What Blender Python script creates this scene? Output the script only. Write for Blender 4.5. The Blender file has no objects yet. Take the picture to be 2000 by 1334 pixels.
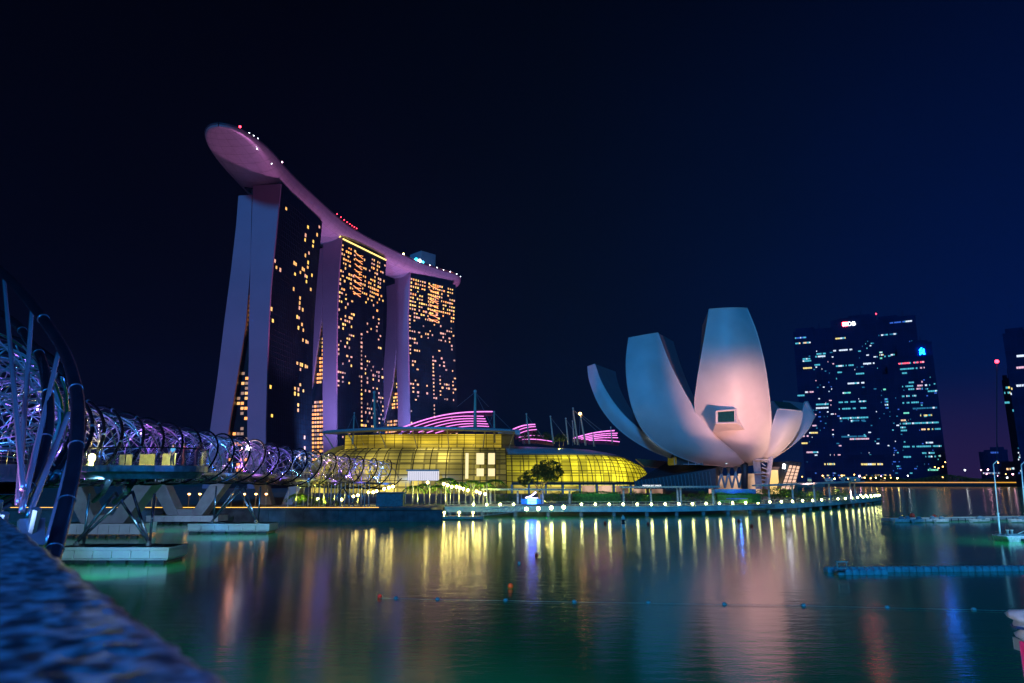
import bpy, bmesh, math, random
from mathutils import Vector, Matrix, noise
random.seed(7)
R = math.radians
SC = bpy.context.scene
COL = SC.collection

# ------------------------------------------------------------------ camera
FPX, CX, CY, HZ = 1333.0, 1000.0, 667.0, 938.0
CAMZ = 7.0
PITCH = math.atan((HZ - CY) / FPX)
cd = bpy.data.cameras.new('camera'); cam = bpy.data.objects.new('camera', cd); COL.objects.link(cam)
cam.location = (0, 0, CAMZ); cam.rotation_euler = (R(90) + PITCH, 0, 0)
cd.sensor_width = 36; cd.lens = 36 * FPX / 2000; cd.clip_start = 0.05; cd.clip_end = 9000
cd.dof.use_dof = True; cd.dof.focus_distance = 120; cd.dof.aperture_fstop = 2.2
SC.camera = cam

# ------------------------------------------------------------------ world (night sky, city glow low on the right)
W = bpy.data.worlds.new('World'); SC.world = W; W.use_nodes = True
nt = W.node_tree; nt.nodes.clear()
def N(t, **k):
    n = nt.nodes.new(t)
    for a, b in k.items(): setattr(n, a, b)
    return n
tc = N('ShaderNodeTexCoord'); sep = N('ShaderNodeSeparateXYZ'); nt.links.new(tc.outputs['Generated'], sep.inputs[0])
r1 = N('ShaderNodeMapRange'); r1.inputs[1].default_value = -0.6; r1.inputs[2].default_value = 0.62
nt.links.new(sep.outputs['X'], r1.inputs[0])
cr = N('ShaderNodeValToRGB'); wn = N('ShaderNodeTexNoise'); wn.inputs['Scale'].default_value = 2.2; wn.inputs['Detail'].default_value = 4; nt.links.new(tc.outputs['Generated'], wn.inputs['Vector'])
wa = N('ShaderNodeMath', operation='MULTIPLY_ADD'); wa.inputs[1].default_value = .22; wa.inputs[2].default_value = -.11; nt.links.new(wn.outputs[0], wa.inputs[0])
ws = N('ShaderNodeMath', operation='ADD'); nt.links.new(wa.outputs[0], ws.inputs[0]); nt.links.new(r1.outputs[0], ws.inputs[1]); nt.links.new(ws.outputs[0], cr.inputs[0])
e = cr.color_ramp.elements
e[0].position = 0; e[0].color = (0.0009, 0.0010, 0.0036, 1)
e[1].position = 1; e[1].color = (0.0006, 0.0080, 0.066, 1)
for p, c in ((.3, (0.0009, 0.0014, 0.0060, 1)), (.55, (0.0010, 0.0040, 0.0150, 1)), (.78, (0.0008, 0.0062, 0.034, 1))):
    q = e.new(p); q.color = c
# higher = darker
r2 = N('ShaderNodeMapRange'); r2.inputs[1].default_value = 0.0; r2.inputs[2].default_value = 0.62
r2.inputs[3].default_value = 1.12; r2.inputs[4].default_value = 0.28
nt.links.new(sep.outputs['Z'], r2.inputs[0])
mul = N('ShaderNodeMix', data_type='RGBA', blend_type='MULTIPLY'); mul.inputs[0].default_value = 1
nt.links.new(cr.outputs[0], mul.inputs[6])
comb = N('ShaderNodeCombineXYZ')
for i in range(3): nt.links.new(r2.outputs[0], comb.inputs[i])
nt.links.new(comb.outputs[0], mul.inputs[7])
# purple city glow around one azimuth low on the horizon
az = N('ShaderNodeMapRange', interpolation_type='SMOOTHSTEP'); az.inputs[1].default_value = 0.40; az.inputs[2].default_value = 0.54
nt.links.new(sep.outputs['X'], az.inputs[0])
az2 = N('ShaderNodeMapRange', interpolation_type='SMOOTHSTEP'); az2.inputs[1].default_value = 0.0; az2.inputs[2].default_value = 0.15
az2.inputs[3].default_value = 1; az2.inputs[4].default_value = 0
nt.links.new(sep.outputs['Z'], az2.inputs[0])
mm = N('ShaderNodeMath', operation='MULTIPLY'); nt.links.new(az.outputs[0], mm.inputs[0]); nt.links.new(az2.outputs[0], mm.inputs[1])
gl = N('ShaderNodeMix', data_type='RGBA'); nt.links.new(mm.outputs[0], gl.inputs[0]); nt.links.new(mul.outputs[2], gl.inputs[6])
gl.inputs[7].default_value = (0.018, 0.010, 0.056, 1)
bg = N('ShaderNodeBackground'); bg.inputs[1].default_value = 1.0; nt.links.new(gl.outputs[2], bg.inputs[0])
wo = N('ShaderNodeOutputWorld'); nt.links.new(bg.outputs[0], wo.inputs[0])

# ------------------------------------------------------------------ night light
def light(kind, name, loc, col, energy, target=None, **k):
    d = bpy.data.lights.new(name, kind); d.color = col; d.energy = energy
    for a, b in k.items(): setattr(d, a, b)
    o = bpy.data.objects.new(name, d); COL.objects.link(o); o.location = loc
    if target is not None:
        v = Vector(target) - Vector(loc); o.rotation_euler = v.to_track_quat('-Z', 'Y').to_euler()
    return o
def uplight(loc, col, energy, ang=125, name='uplight'):
    return light('SPOT', name, loc, col, energy, target=(loc[0], loc[1] + .02, loc[2] + 10), spot_size=R(ang), spot_blend=.6, shadow_soft_size=.08)
# one blue key added behind the camera, for the light from the north bank
light('SUN', 'blue_key', (0, -50, 80), (0.008, 0.34, 1.0), 1.05, target=(55, 160, -10), angle=R(6))
# magenta floodlights on the sky deck hull, from the roof of the waterfront mall and the tower podiums
for (p, t, en) in (((-112, 452, 40), (-165, 395, 200), 3.6e5), ((-100, 500, 40), (-152, 500, 200), 3.6e5), ((-66, 560, 36), (-135, 550, 200), 4.0e5), ((-30, 600, 36), (-100, 615, 200), 4.2e5), ((-16, 640, 36), (-68, 655, 200), 4.2e5)):
    light('SPOT', 'hull_flood', p, (0.80, 0.27, 0.74), en, target=t, spot_size=R(66), spot_blend=1.0, shadow_soft_size=3)
light('SPOT', 'hull_flood', (-185, 330, 14), (0.75, 0.35, 0.62), 1.3e5, target=(-166, 375, 200), spot_size=R(26), spot_blend=1.0, shadow_soft_size=3)
# violet wash on the end walls
light('SPOT', 'end_wall_flood', (-200, 250, 12), (0.70, 0.12, 0.42), 1.15e5, target=(-165, 415, 95), spot_size=R(75), spot_blend=1, shadow_soft_size=4)
light('SPOT', 'end_wall_flood', (-118, 446, 10), (0.30, 0.30, 0.95), 5.5e5, target=(-145, 515, 95), spot_size=R(80), spot_blend=1, shadow_soft_size=4)
light('SPOT', 'end_wall_flood', (-86, 540, 10), (0.30, 0.30, 0.95), 5.5e5, target=(-104, 612, 95), spot_size=R(80), spot_blend=1, shadow_soft_size=4)
# warm flood on the museum petals
light('SPOT', 'petal_flood', (71, 150, 2.6), (1.0, 0.44, 0.36), 1.15e5, target=(64.0, 192, 27), spot_size=R(37), spot_blend=0.9, shadow_soft_size=0.5)
light('SPOT', 'petal_flood', (84, 172, 2.6), (1.0, 0.50, 0.36), 4.6e4, target=(82, 203, 20), spot_size=R(50), spot_blend=0.9, shadow_soft_size=0.5)
light('SPOT', 'petal_flood', (70, 176, 2.6), (1.0, 0.42, 0.42), 5.5e3, target=(67, 206, 14), spot_size=R(64), spot_blend=1.0, shadow_soft_size=0.5)
light('SPOT', 'petal_flood', (2, 196, 3), (0.95, 0.28, 0.8), 1.5e4, target=(20, 214, 38), spot_size=R(24), spot_blend=1.0, shadow_soft_size=0.5)

SC.view_settings.view_transform = 'Standard'; SC.view_settings.look = 'None'
SC.view_settings.exposure = 0.15; SC.view_settings.gamma = 1
SC.cycles.use_denoising = True
SC.cycles.max_bounces = 6; SC.cycles.diffuse_bounces = 2; SC.cycles.glossy_bounces = 4; SC.cycles.transparent_max_bounces = 12
SC.cycles.transmission_bounces = 4
SC.cycles.sample_clamp_indirect = 4.0; SC.cycles.caustics_reflective = False; SC.cycles.caustics_refractive = False

# ------------------------------------------------------------------ measuring helpers: pixel of the photo -> point in the place
SP, CP = math.sin(PITCH), math.cos(PITCH)
def ray(px, py):
    u = (px - CX) / FPX; v = (CY - py) / FPX
    return Vector((u, CP - v * SP, SP + v * CP))
def atY(px, py, Y):
    r = ray(px, py); return Vector((0, 0, CAMZ)) + r * (Y / r.y)
def atZ(px, py, z):
    r = ray(px, py); return Vector((0, 0, CAMZ)) + r * ((z - CAMZ) / r.z)
def xat(px, Y):            # X of a column of the photo at distance Y, near the horizon
    return (px - CX) / FPX * Y / (CP + SP * SP / CP)
def zat(py, Y): return atY(CX, py, Y).z

# ------------------------------------------------------------------ materials
MATS = {}
def mat(name, col=(0.5, 0.5, 0.5), rough=0.5, metal=0.0, emit=None, es=1.0, var=0.25, vs=3.0, bump=0.0, bs=8.0, sample=True, spec=0.5, coat=0.0):
    if name in MATS: return MATS[name]
    m = bpy.data.materials.new(name); m.use_nodes = True; t = m.node_tree; b = t.nodes['Principled BSDF']
    b.inputs['Roughness'].default_value = rough; b.inputs['Metallic'].default_value = metal
    b.inputs['Specular IOR Level'].default_value = spec
    tcn = t.nodes.new('ShaderNodeTexCoord')
    if emit is None:
        nz = t.nodes.new('ShaderNodeTexNoise'); nz.inputs['Scale'].default_value = vs; nz.inputs['Detail'].default_value = 5
        t.links.new(tcn.outputs['Object'], nz.inputs['Vector'])
        rp = t.nodes.new('ShaderNodeValToRGB'); t.links.new(nz.outputs[0], rp.inputs[0])
        a, c = rp.color_ramp.elements; a.position = .3; c.position = .7
        a.color = (*[x * (1 - var) for x in col], 1); c.color = (*[min(1, x * (1 + var)) for x in col], 1)
        t.links.new(rp.outputs[0], b.inputs['Base Color'])
        if bump:
            n2 = t.nodes.new('ShaderNodeTexNoise'); n2.inputs['Scale'].default_value = bs; n2.inputs['Detail'].default_value = 6
            t.links.new(tcn.outputs['Object'], n2.inputs['Vector'])
            bp = t.nodes.new('ShaderNodeBump'); bp.inputs['Strength'].default_value = bump; bp.inputs['Distance'].default_value = 0.1
            t.links.new(n2.outputs[0], bp.inputs['Height']); t.links.new(bp.outputs[0], b.inputs['Normal'])
    else:
        b.inputs['Base Color'].default_value = (*[min(1, x * .5) for x in col], 1)
        b.inputs['Emission Color'].default_value = (*emit, 1); b.inputs['Emission Strength'].default_value = es
        if not sample: m.cycles.emission_sampling = 'NONE'
    MATS[name] = m; return m

def lit_mat(name, cols, es, scale, lo=0.25, hi=1.0, vec=(1, 1, 1), brick=None):
    """glazing of a lit interior: rooms of different brightness behind it"""
    m = bpy.data.materials.new(name); m.use_nodes = True; t = m.node_tree; b = t.nodes['Principled BSDF']
    b.inputs['Roughness'].default_value = 0.2; b.inputs['Base Color'].default_value = (.05, .05, .03, 1)
    tcn = t.nodes.new('ShaderNodeTexCoord'); mp = t.nodes.new('ShaderNodeMapping'); mp.inputs['Scale'].default_value = vec
    t.links.new(tcn.outputs['Object'], mp.inputs[0])
    vo = t.nodes.new('ShaderNodeTexVoronoi'); vo.feature = 'SMOOTH_F1'; vo.inputs['Scale'].default_value = scale; vo.inputs['Randomness'].default_value = .7
    t.links.new(mp.outputs[0], vo.inputs['Vector'])
    nz = t.nodes.new('ShaderNodeTexNoise'); nz.inputs['Scale'].default_value = scale * .35; nz.inputs['Detail'].default_value = 3
    t.links.new(mp.outputs[0], nz.inputs['Vector'])
    sx = t.nodes.new('ShaderNodeSeparateColor'); t.links.new(vo.outputs['Color'], sx.inputs[0])
    av = t.nodes.new('ShaderNodeMath'); av.operation = 'ADD'; t.links.new(sx.outputs[0], av.inputs[0]); t.links.new(nz.outputs[0], av.inputs[1])
    rg = t.nodes.new('ShaderNodeMapRange'); rg.inputs[1].default_value = .5; rg.inputs[2].default_value = 1.3
    rg.inputs[3].default_value = lo; rg.inputs[4].default_value = hi
    t.links.new(av.outputs[0], rg.inputs[0])
    rp = t.nodes.new('ShaderNodeValToRGB'); t.links.new(rg.outputs[0], rp.inputs[0])
    rp.color_ramp.elements[0].color = (*cols[0], 1); rp.color_ramp.elements[1].color = (*cols[1], 1)
    t.links.new(rp.outputs[0], b.inputs['Emission Color'])
    mu = t.nodes.new('ShaderNodeMath'); mu.operation = 'MULTIPLY'; mu.inputs[1].default_value = es
    t.links.new(rg.outputs[0], mu.inputs[0]); fin = mu
    if brick:
        sp_ = t.nodes.new('ShaderNodeSeparateXYZ'); t.links.new(tcn.outputs['Object'], sp_.inputs[0]); cb = t.nodes.new('ShaderNodeCombineXYZ')
        t.links.new(sp_.outputs[0], cb.inputs[0]); t.links.new(sp_.outputs[2], cb.inputs[1])
        br = t.nodes.new('ShaderNodeTexBrick'); t.links.new(cb.outputs[0], br.inputs['Vector']); br.offset = 0; br.inputs['Scale'].default_value = 1
        br.inputs['Brick Width'].default_value = brick[0]; br.inputs['Row Height'].default_value = brick[1]; br.inputs['Mortar Size'].default_value = brick[2]; br.inputs['Mortar Smooth'].default_value = .6
        br.inputs['Color1'].default_value = (.45, .45, .45, 1); br.inputs['Color2'].default_value = (1.35, 1.35, 1.35, 1); br.inputs['Mortar'].default_value = (.38, .38, .38, 1)
        m2 = t.nodes.new('ShaderNodeMath'); m2.operation = 'MULTIPLY'; t.links.new(mu.outputs[0], m2.inputs[0]); t.links.new(br.outputs['Color'], m2.inputs[1]); fin = m2
    t.links.new(fin.outputs[0], b.inputs['Emission Strength'])
    MATS[name] = m; return m

def glass_mat(name, tint=(.8, .9, 1), alpha=.25, rough=.05):
    m = bpy.data.materials.new(name); m.use_nodes = True; t = m.node_tree
    t.nodes.clear(); o = t.nodes.new('ShaderNodeOutputMaterial'); mx = t.nodes.new('ShaderNodeMixShader'); mx.inputs[0].default_value = alpha
    tr = t.nodes.new('ShaderNodeBsdfTransparent'); tr.inputs[0].default_value = (*tint, 1)
    g = t.nodes.new('ShaderNodeBsdfGlossy'); g.inputs['Roughness'].default_value = rough; g.inputs[0].default_value = (.9, .95, 1, 1)
    t.links.new(tr.outputs[0], mx.inputs[1]); t.links.new(g.outputs[0], mx.inputs[2]); t.links.new(mx.outputs[0], o.inputs[0])
    MATS[name] = m; return m

M_SLAB = mat('pale_concrete', (.50, .33, .42), .6, var=.06, vs=.05, bump=.05)
M_TGLASS = mat('dark_glass', (.004, .020, .026), .3, var=.5, vs=.12, spec=.6)
M_TDARK = mat('dark_frame', (.006, .010, .016), .5)
M_HULL = mat('hull_panels', (.52, .44, .50), .38, metal=.25, var=.07, vs=.3)
M_CONC = mat('concrete', (.34, .35, .37), .75, var=.16, vs=.8, bump=.25, bs=5)
M_CONCW = mat('white_concrete', (.62, .64, .66), .6, var=.10, vs=.9, bump=.15, bs=5)
M_STEELD = mat('dark_steel_tube', (.035, .055, .085), .26, metal=.75, var=.2, vs=1.5)
M_STEEL = mat('polished_steel', (.62, .60, .68), .2, metal=1.0, var=.1)
M_WHITE = mat('white_panel', (.74, .72, .74), .45, var=.08, vs=.18, bump=.05, bs=.9)
M_DGREY = mat('dark_cladding', (.03, .045, .06), .5, var=.3)
M_ROOFB = mat('metal_roof', (.45, .52, .56), .4, metal=.1, var=.15, vs=.4)
M_PAVE = mat('paving', (.20, .20, .21), .8, var=.2, vs=1.2, bump=.2)
M_LEAF = mat('leaf_green', (.055, .11, .018), .55, var=.5, vs=2.5)
M_LEAFD = mat('leaf_dark', (.045, .09, .015), .55, var=.5, vs=2.5)
M_HEDGE = mat('hedge_leaf', (.05, .20, .03), .6, var=.5, vs=2.5)
M_BARK = mat('bark', (.16, .12, .08), .85, var=.3, bump=.4)
M_POSTW = mat('white_post', (.75, .74, .70), .4)
M_GLOBE = mat('globe_light', emit=(.95, 1.0, .34), es=30)
M_GLOBEY = mat('yellow_lamp', emit=(1.0, .80, .22), es=30)
M_ORANGE = mat('orange_glow', emit=(1.0, .50, .06), es=3.0)
M_ORANGEB = mat('orange_lamp', emit=(1.0, .45, .12), es=14)
M_PINKL = mat('pink_lamp', emit=(1.0, .45, .65), es=14)
M_WHITEL = mat('white_lamp', emit=(.85, .9, 1.0), es=14)
M_REDL = mat('red_lamp', emit=(1.0, .03, .06), es=10)
M_MAG = mat('magenta_strip', emit=(1.0, .24, .85), es=1.5)
M_BLUEL = mat('blue_light', emit=(.02, .10, 1.0), es=26)
M_CYANL = mat('cyan_light', emit=(.03, .75, 1.0), es=5)
M_WIN = [mat('win_warm', emit=(1.0, .50, .12), es=1.3, sample=False), mat('win_yellow', emit=(1.0, .60, .10), es=1.6, sample=False),
         mat('win_orange', emit=(1.0, .33, .05), es=1.9, sample=False), mat('win_pink', emit=(1.0, .48, .30), es=1.0, sample=False), mat('win_dim', emit=(.8, .45, .22), es=.45, sample=False)]
M_CW = dict(c=mat('cbd_cyan', emit=(.10, .60, .75), es=.8, sample=False), w=mat('cbd_white', emit=(.75, .85, 1), es=1.1, sample=False), y=mat('cbd_yellow', emit=(1, .75, .2), es=1.1, sample=False),
            p=mat('cbd_pink', emit=(1, .55, .7), es=.9, sample=False), b=mat('cbd_blue', emit=(.06, .16, .9), es=.6, sample=False), d=mat('cbd_dim', emit=(.03, .22, .40), es=.6, sample=False),
            g=mat('cbd_green', emit=(.2, .85, .6), es=1.0, sample=False), r=mat('cbd_red', emit=(1, .1, .15), es=1.6, sample=False), o=mat('cbd_orange', emit=(1, .6, .3), es=1.2, sample=False))
M_CBD = mat('office_facade', (.012, .022, .085), .7, var=.3, vs=.05, spec=.03)
M_GLASS = glass_mat('rail_glass')
M_MULL = mat('mullion', (.02, .018, .010), .6)

# ------------------------------------------------------------------ mesh builder
class MB:
    def __init__(s): s.v = []; s.f = []; s.m = []; s.mi = 0
    def add(s, vs, fs):
        o = len(s.v); s.v += [tuple(v) for v in vs]; s.f += [tuple(i + o for i in f) for f in fs]; s.m += [s.mi] * len(fs); return s
    def box(s, c, d, rz=0.0, rx=0.0, ry=0.0):
        Mx = Matrix.Translation(c) @ Matrix.Rotation(rz, 4, 'Z') @ Matrix.Rotation(ry, 4, 'Y') @ Matrix.Rotation(rx, 4, 'X')
        x, y, z = d[0] / 2, d[1] / 2, d[2] / 2
        vs = [Mx @ Vector(p) for p in ((-x, -y, -z), (x, -y, -z), (x, y, -z), (-x, y, -z), (-x, -y, z), (x, -y, z), (x, y, z), (-x, y, z))]
        return s.add(vs, [(0, 3, 2, 1), (4, 5, 6, 7), (0, 1, 5, 4), (1, 2, 6, 5), (2, 3, 7, 6), (3, 0, 4, 7)])
    def hexa(s, b, t):       # 4 bottom points, 4 top points
        return s.add(list(b) + list(t), [(0, 3, 2, 1), (4, 5, 6, 7), (0, 1, 5, 4), (1, 2, 6, 5), (2, 3, 7, 6), (3, 0, 4, 7)])
    def tube(s, pts, r, n=8, cap=True, r1=None):
        pts = [Vector(p) for p in pts]; rings = []
        K = len(pts)
        up = Vector((0, 0, 1))
        prev = None
        for i, p in enumerate(pts):
            a = pts[max(0, i - 1)]; b = pts[min(K - 1, i + 1)]; t = (b - a).normalized()
            if prev is None:
                u = t.cross(up)
                if u.length < 1e-3: u = t.cross(Vector((1, 0, 0)))
            else:
                u = prev - t * prev.dot(t)
            u.normalize(); prev = u; w = t.cross(u)
            rr = r if r1 is None else r + (r1 - r) * i / (K - 1)
            if isinstance(rr, (list, tuple)): rr = rr[i]
            rings.append([p + (u * math.cos(2 * math.pi * k / n) + w * math.sin(2 * math.pi * k / n)) * rr for k in range(n)])
        vs = [q for g in rings for q in g]; fs = []
        for i in range(K - 1):
            for k in range(n):
                fs.append((i * n + k, i * n + (k + 1) % n, (i + 1) * n + (k + 1) % n, (i + 1) * n + k))
        if cap: fs += [tuple(reversed(range(n))), tuple((K - 1) * n + k for k in range(n))]
        return s.add(vs, fs)
    def lathe(s, prof, c=(0, 0, 0), n=16):
        c = Vector(c); K = len(prof)
        vs = [c + Vector((r * math.cos(2 * math.pi * k / n), r * math.sin(2 * math.pi * k / n), z)) for r, z in prof for k in range(n)]
        fs = [(i * n + k, i * n + (k + 1) % n, (i + 1) * n + (k + 1) % n, (i + 1) * n + k) for i in range(K - 1) for k in range(n)]
        fs += [tuple(reversed(range(n))), tuple((K - 1) * n + k for k in range(n))]
        return s.add(vs, fs)
    def ball(s, c, r, n=12, sz=1.0):
        pr = [(max(1e-3, r * math.sin(math.pi * i / 8)), -r * sz * math.cos(math.pi * i / 8)) for i in range(9)]
        return s.lathe(pr, c, n)
    def grid(s, rows, close=False):
        K = len(rows); n = len(rows[0])
        fs = [(i * n + k, i * n + k + 1, (i + 1) * n + k + 1, (i + 1) * n + k) for i in range(K - 1) for k in range(n - 1)]
        return s.add([p for r_ in rows for p in r_], fs)
    def poly_prism(s, pts, z0, z1):
        n = len(pts); vs = [(p[0], p[1], z0) for p in pts] + [(p[0], p[1], z1) for p in pts]
        fs = [tuple(reversed(range(n))), tuple(range(n, 2 * n))] + [(i, (i + 1) % n, n + (i + 1) % n, n + i) for i in range(n)]
        return s.add(vs, fs)
    def build(s, name, m, parent=None, smooth=False, bevel=0.0):
        me = bpy.data.meshes.new(name); me.from_pydata(s.v, [], s.f)
        for x in (m if isinstance(m, (list, tuple)) else [m]): me.materials.append(x)
        if s.mi or any(s.m): me.polygons.foreach_set('material_index', s.m)
        if smooth: me.polygons.foreach_set('use_smooth', [True] * len(me.polygons))
        me.update()
        o = bpy.data.objects.new(name, me); COL.objects.link(o)
        if parent is not None: o.parent = parent
        if bevel:
            bv = o.modifiers.new('bevel', 'BEVEL'); bv.width = bevel; bv.segments = 2; bv.limit_method = 'ANGLE'
        return o

def tag(o, label=None, cat=None, group=None, kind=None):
    if label: o['label'] = label
    if cat: o['category'] = cat
    if group: o['group'] = group
    if kind: o['kind'] = kind
    return o
def empty(name, loc=(0, 0, 0), rz=0.0):
    o = bpy.data.objects.new(name, None); COL.objects.link(o); o.location = loc; o.rotation_euler.z = rz; o.empty_display_size = .5; return o
KIDS = {}
def copy_tree(o, parent=None):
    c = o.copy(); COL.objects.link(c)
    if parent is not None: c.parent = parent
    for ch in list(o.children): copy_tree(ch, c)
    return c
def lerp(a, b, t): return a + (b - a) * t
def interp(tab, x):
    tab = sorted(tab)
    if x <= tab[0][0]:
        (x0, y0), (x1, y1) = tab[0], tab[1]
    elif x >= tab[-1][0]:
        (x0, y0), (x1, y1) = tab[-2], tab[-1]
        if x > tab[-1][0]: return tab[-1][1]
    else:
        for (x0, y0), (x1, y1) in zip(tab, tab[1:]):
            if x0 <= x <= x1: break
    if x1 == x0: return y0
    return y0 + (y1 - y0) * (x - x0) / (x1 - x0)
def catmull(P, n):
    out = []
    P = [Vector(p) for p in P]
    for i in range(len(P) - 1):
        p0 = P[max(i - 1, 0)]; p1 = P[i]; p2 = P[i + 1]; p3 = P[min(i + 2, len(P) - 1)]
        for k in range(n):
            t = k / n
            out.append(.5 * ((2 * p1) + (p2 - p0) * t + (2 * p0 - 5 * p1 + 4 * p2 - p3) * t * t + (3 * p1 - p0 - 3 * p2 + p3) * t ** 3))
    out.append(P[-1]); return out

# ================================================================== THE SETTING
def water():
    m = bpy.data.materials.new('bay_water'); m.use_nodes = True; t = m.node_tree; b = t.nodes['Principled BSDF']
    b.inputs['Base Color'].default_value = (.001, .42, .075, 1); b.inputs['Roughness'].default_value = .135
    b.inputs['IOR'].default_value = 1.55; b.inputs['Specular IOR Level'].default_value = .75
    tcn = t.nodes.new('ShaderNodeTexCoord')
    n1 = t.nodes.new('ShaderNodeTexNoise'); n1.inputs['Scale'].default_value = .9; n1.inputs['Detail'].default_value = 6; n1.inputs['Roughness'].default_value = .62
    mp = t.nodes.new('ShaderNodeMapping'); mp.inputs['Scale'].default_value = (.55, 1.3, 1)
    t.links.new(tcn.outputs['Object'], mp.inputs[0]); t.links.new(mp.outputs[0], n1.inputs['Vector'])
    n2 = t.nodes.new('ShaderNodeTexNoise'); n2.inputs['Scale'].default_value = .035; n2.inputs['Detail'].default_value = 2
    t.links.new(tcn.outputs['Object'], n2.inputs['Vector'])
    st = t.nodes.new('ShaderNodeMapRange'); st.inputs[1].default_value = .35; st.inputs[2].default_value = .65; st.inputs[3].default_value = .12; st.inputs[4].default_value = .5
    t.links.new(n2.outputs[0], st.inputs[0])
    bp = t.nodes.new('ShaderNodeBump'); bp.inputs['Distance'].default_value = .06
    t.links.new(st.outputs[0], bp.inputs['Strength']); t.links.new(n1.outputs[0], bp.inputs['Height']); t.links.new(bp.outputs[0], b.inputs['Normal'])
    return m
M_WATER = water()
w = MB(); w.add([(-1450, -60, 0), (2350, -60, 0), (2350, 1700, 0), (-1450, 1700, 0)], [(0, 1, 2, 3)])
tag(w.build('water', M_WATER), kind='structure')

LZ = 2.2
land = MB()
land.poly_prism([(-900, 122), (-14, 122), (-13.5, 141), (30, 145), (45, 151), (60, 161), (74, 176), (88, 192), (98, 206), (100, 225), (98, 300), (60, 520), (200, 900), (-900, 900)], -2, LZ)
tag(land.build('ground', M_PAVE), kind='structure')
far = MB(); far.poly_prism([(150, 780), (2300, 780), (2300, 1690), (-1400, 1690), (-1400, 1200), (150, 1200)], -2, 3.2)
tag(far.build('far_shore_ground', M_PAVE), kind='structure')

# sea wall with stone courses
sw = MB()
x = -300.0
while x < -14.5:
    L = 3.0; sw.box((x + L / 2, 121.7, .8), (L - .04, .5, 2.4)); x += L
sw.box((-157, 121.55, 2.15), (286, .9, .35))
tag(sw.build('sea_wall', mat('sea_wall_stone', (.10, .11, .12), .85, var=.45, vs=.6, bump=.5)), 'dark stone sea wall below the lit promenade left of the deck', 'sea wall')

# curved promenade deck over the water
edge_px = [(868, 991.5), (960, 991.0), (1060, 990.6), (1200, 990.6), (1300, 990.4), (1424, 988.2), (1500, 986), (1560, 983.5), (1622, 979.8), (1670, 976.3), (1700, 973.8)]
DZ = 1.7
edge = [atZ(px, py, DZ).to_2d() for px, py in edge_px]
tipc = [atZ(1716, 971.5, DZ).to_2d(), atZ(1719, 969.5, DZ).to_2d(), atZ(1708, 967.2, DZ).to_2d(), atZ(1672, 966.0, DZ).to_2d(), atZ(1640, 966.2, DZ).to_2d()]
ring = edge + tipc
sm = [p for p in catmull([(p.x, p.y, 0) for p in ring], 6)]
inner = [(90, 215), (86, 205), (72, 170), (55, 152), (20, 147), (-13, 146)]
deck = MB(); deck.poly_prism([(p.x, p.y) for p in sm] + inner, 1.15, DZ)
tag(deck.build('promenade_deck', mat('deck_boards', (.36, .46, .50), .6, var=.25, vs=1.0, bump=.2)), kind='structure')
fas = MB()
front = sm[:-6]
for a, b in zip(front, front[1:]):
    d = (b - a); n_ = Vector((d.y, -d.x, 0)).normalized(); c = (a + b) / 2 + n_ * .12
    fas.box((c.x, c.y, 1.28), (d.length + .02, .3, .95), math.atan2(d.y, d.x))
    c2 = c + n_ * .1
    fas.box((c2.x, c2.y, 1.82), (d.length + .05, .42, .16), math.atan2(d.y, d.x))
tag(fas.build('deck_fascia', mat('fascia_beam', (.60, .80, .80), .5, var=.2, vs=.7)), 'blue lit beam along the curved edge of the deck', 'fascia')
# piles under the deck
def along(pts, step, off=0.0):
    out = []; acc = off
    for a, b in zip(pts, pts[1:]):
        L = (b - a).length
        while acc <= L:
            out.append((a + (b - a) * (acc / L), (b - a).normalized())); acc += step
        acc -= L
    return out
proto = None
for p, d in along(front, 6.6, 1.0):
    n_ = Vector((d.y, -d.x, 0))
    if proto is None:
        q = MB(); q.lathe([(.38, -1.5), (.38, .78), (.55, .8), (.55, 1.13)], (0, 0, 0), 12)
        proto = o = q.build('deck_pile', M_CONC); tag(o, 'stubby round pile under the edge of the curved deck', 'pile', 'piles under the curved deck')
    else:
        o = proto.copy(); COL.objects.link(o)
    o.location = (p.x - n_.x * .35, p.y - n_.y * .35, 0)

# ================================================================== HOTEL TOWERS
def unit(v): v = Vector(v); return v.normalized()
def plane_sz(px, py, P, d):
    """ray through pixel meets the upright plane through P along d -> (distance along d, height)"""
    r = ray(px, py)
    # P + d*s = r*k (xy)
    det = d.x * (-r.y) - (-r.x) * d.y
    bx, by = -P[0], -P[1]
    s_ = (bx * (-r.y) - (-r.x) * by) / det
    k = (d.x * by - d.y * bx) / det
    return s_, CAMZ + r.z * k

WINBOX = {}
def win_mesh(m, w_, h_, d_=.12):
    key = (m.name, w_, h_)
    if key not in WINBOX:
        q = MB(); q.box((0, 0, 0), (w_, d_, h_)); me = bpy.data.meshes.new('window'); me.from_pydata(q.v, [], q.f); me.materials.append(m); WINBOX[key] = me
    return WINBOX[key]
def add_window(root, me, loc, rz, name='window'):
    o = bpy.data.objects.new(name, me); COL.objects.link(o); o.parent = root; o.location = loc; o.rotation_euler.z = rz; return o

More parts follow.
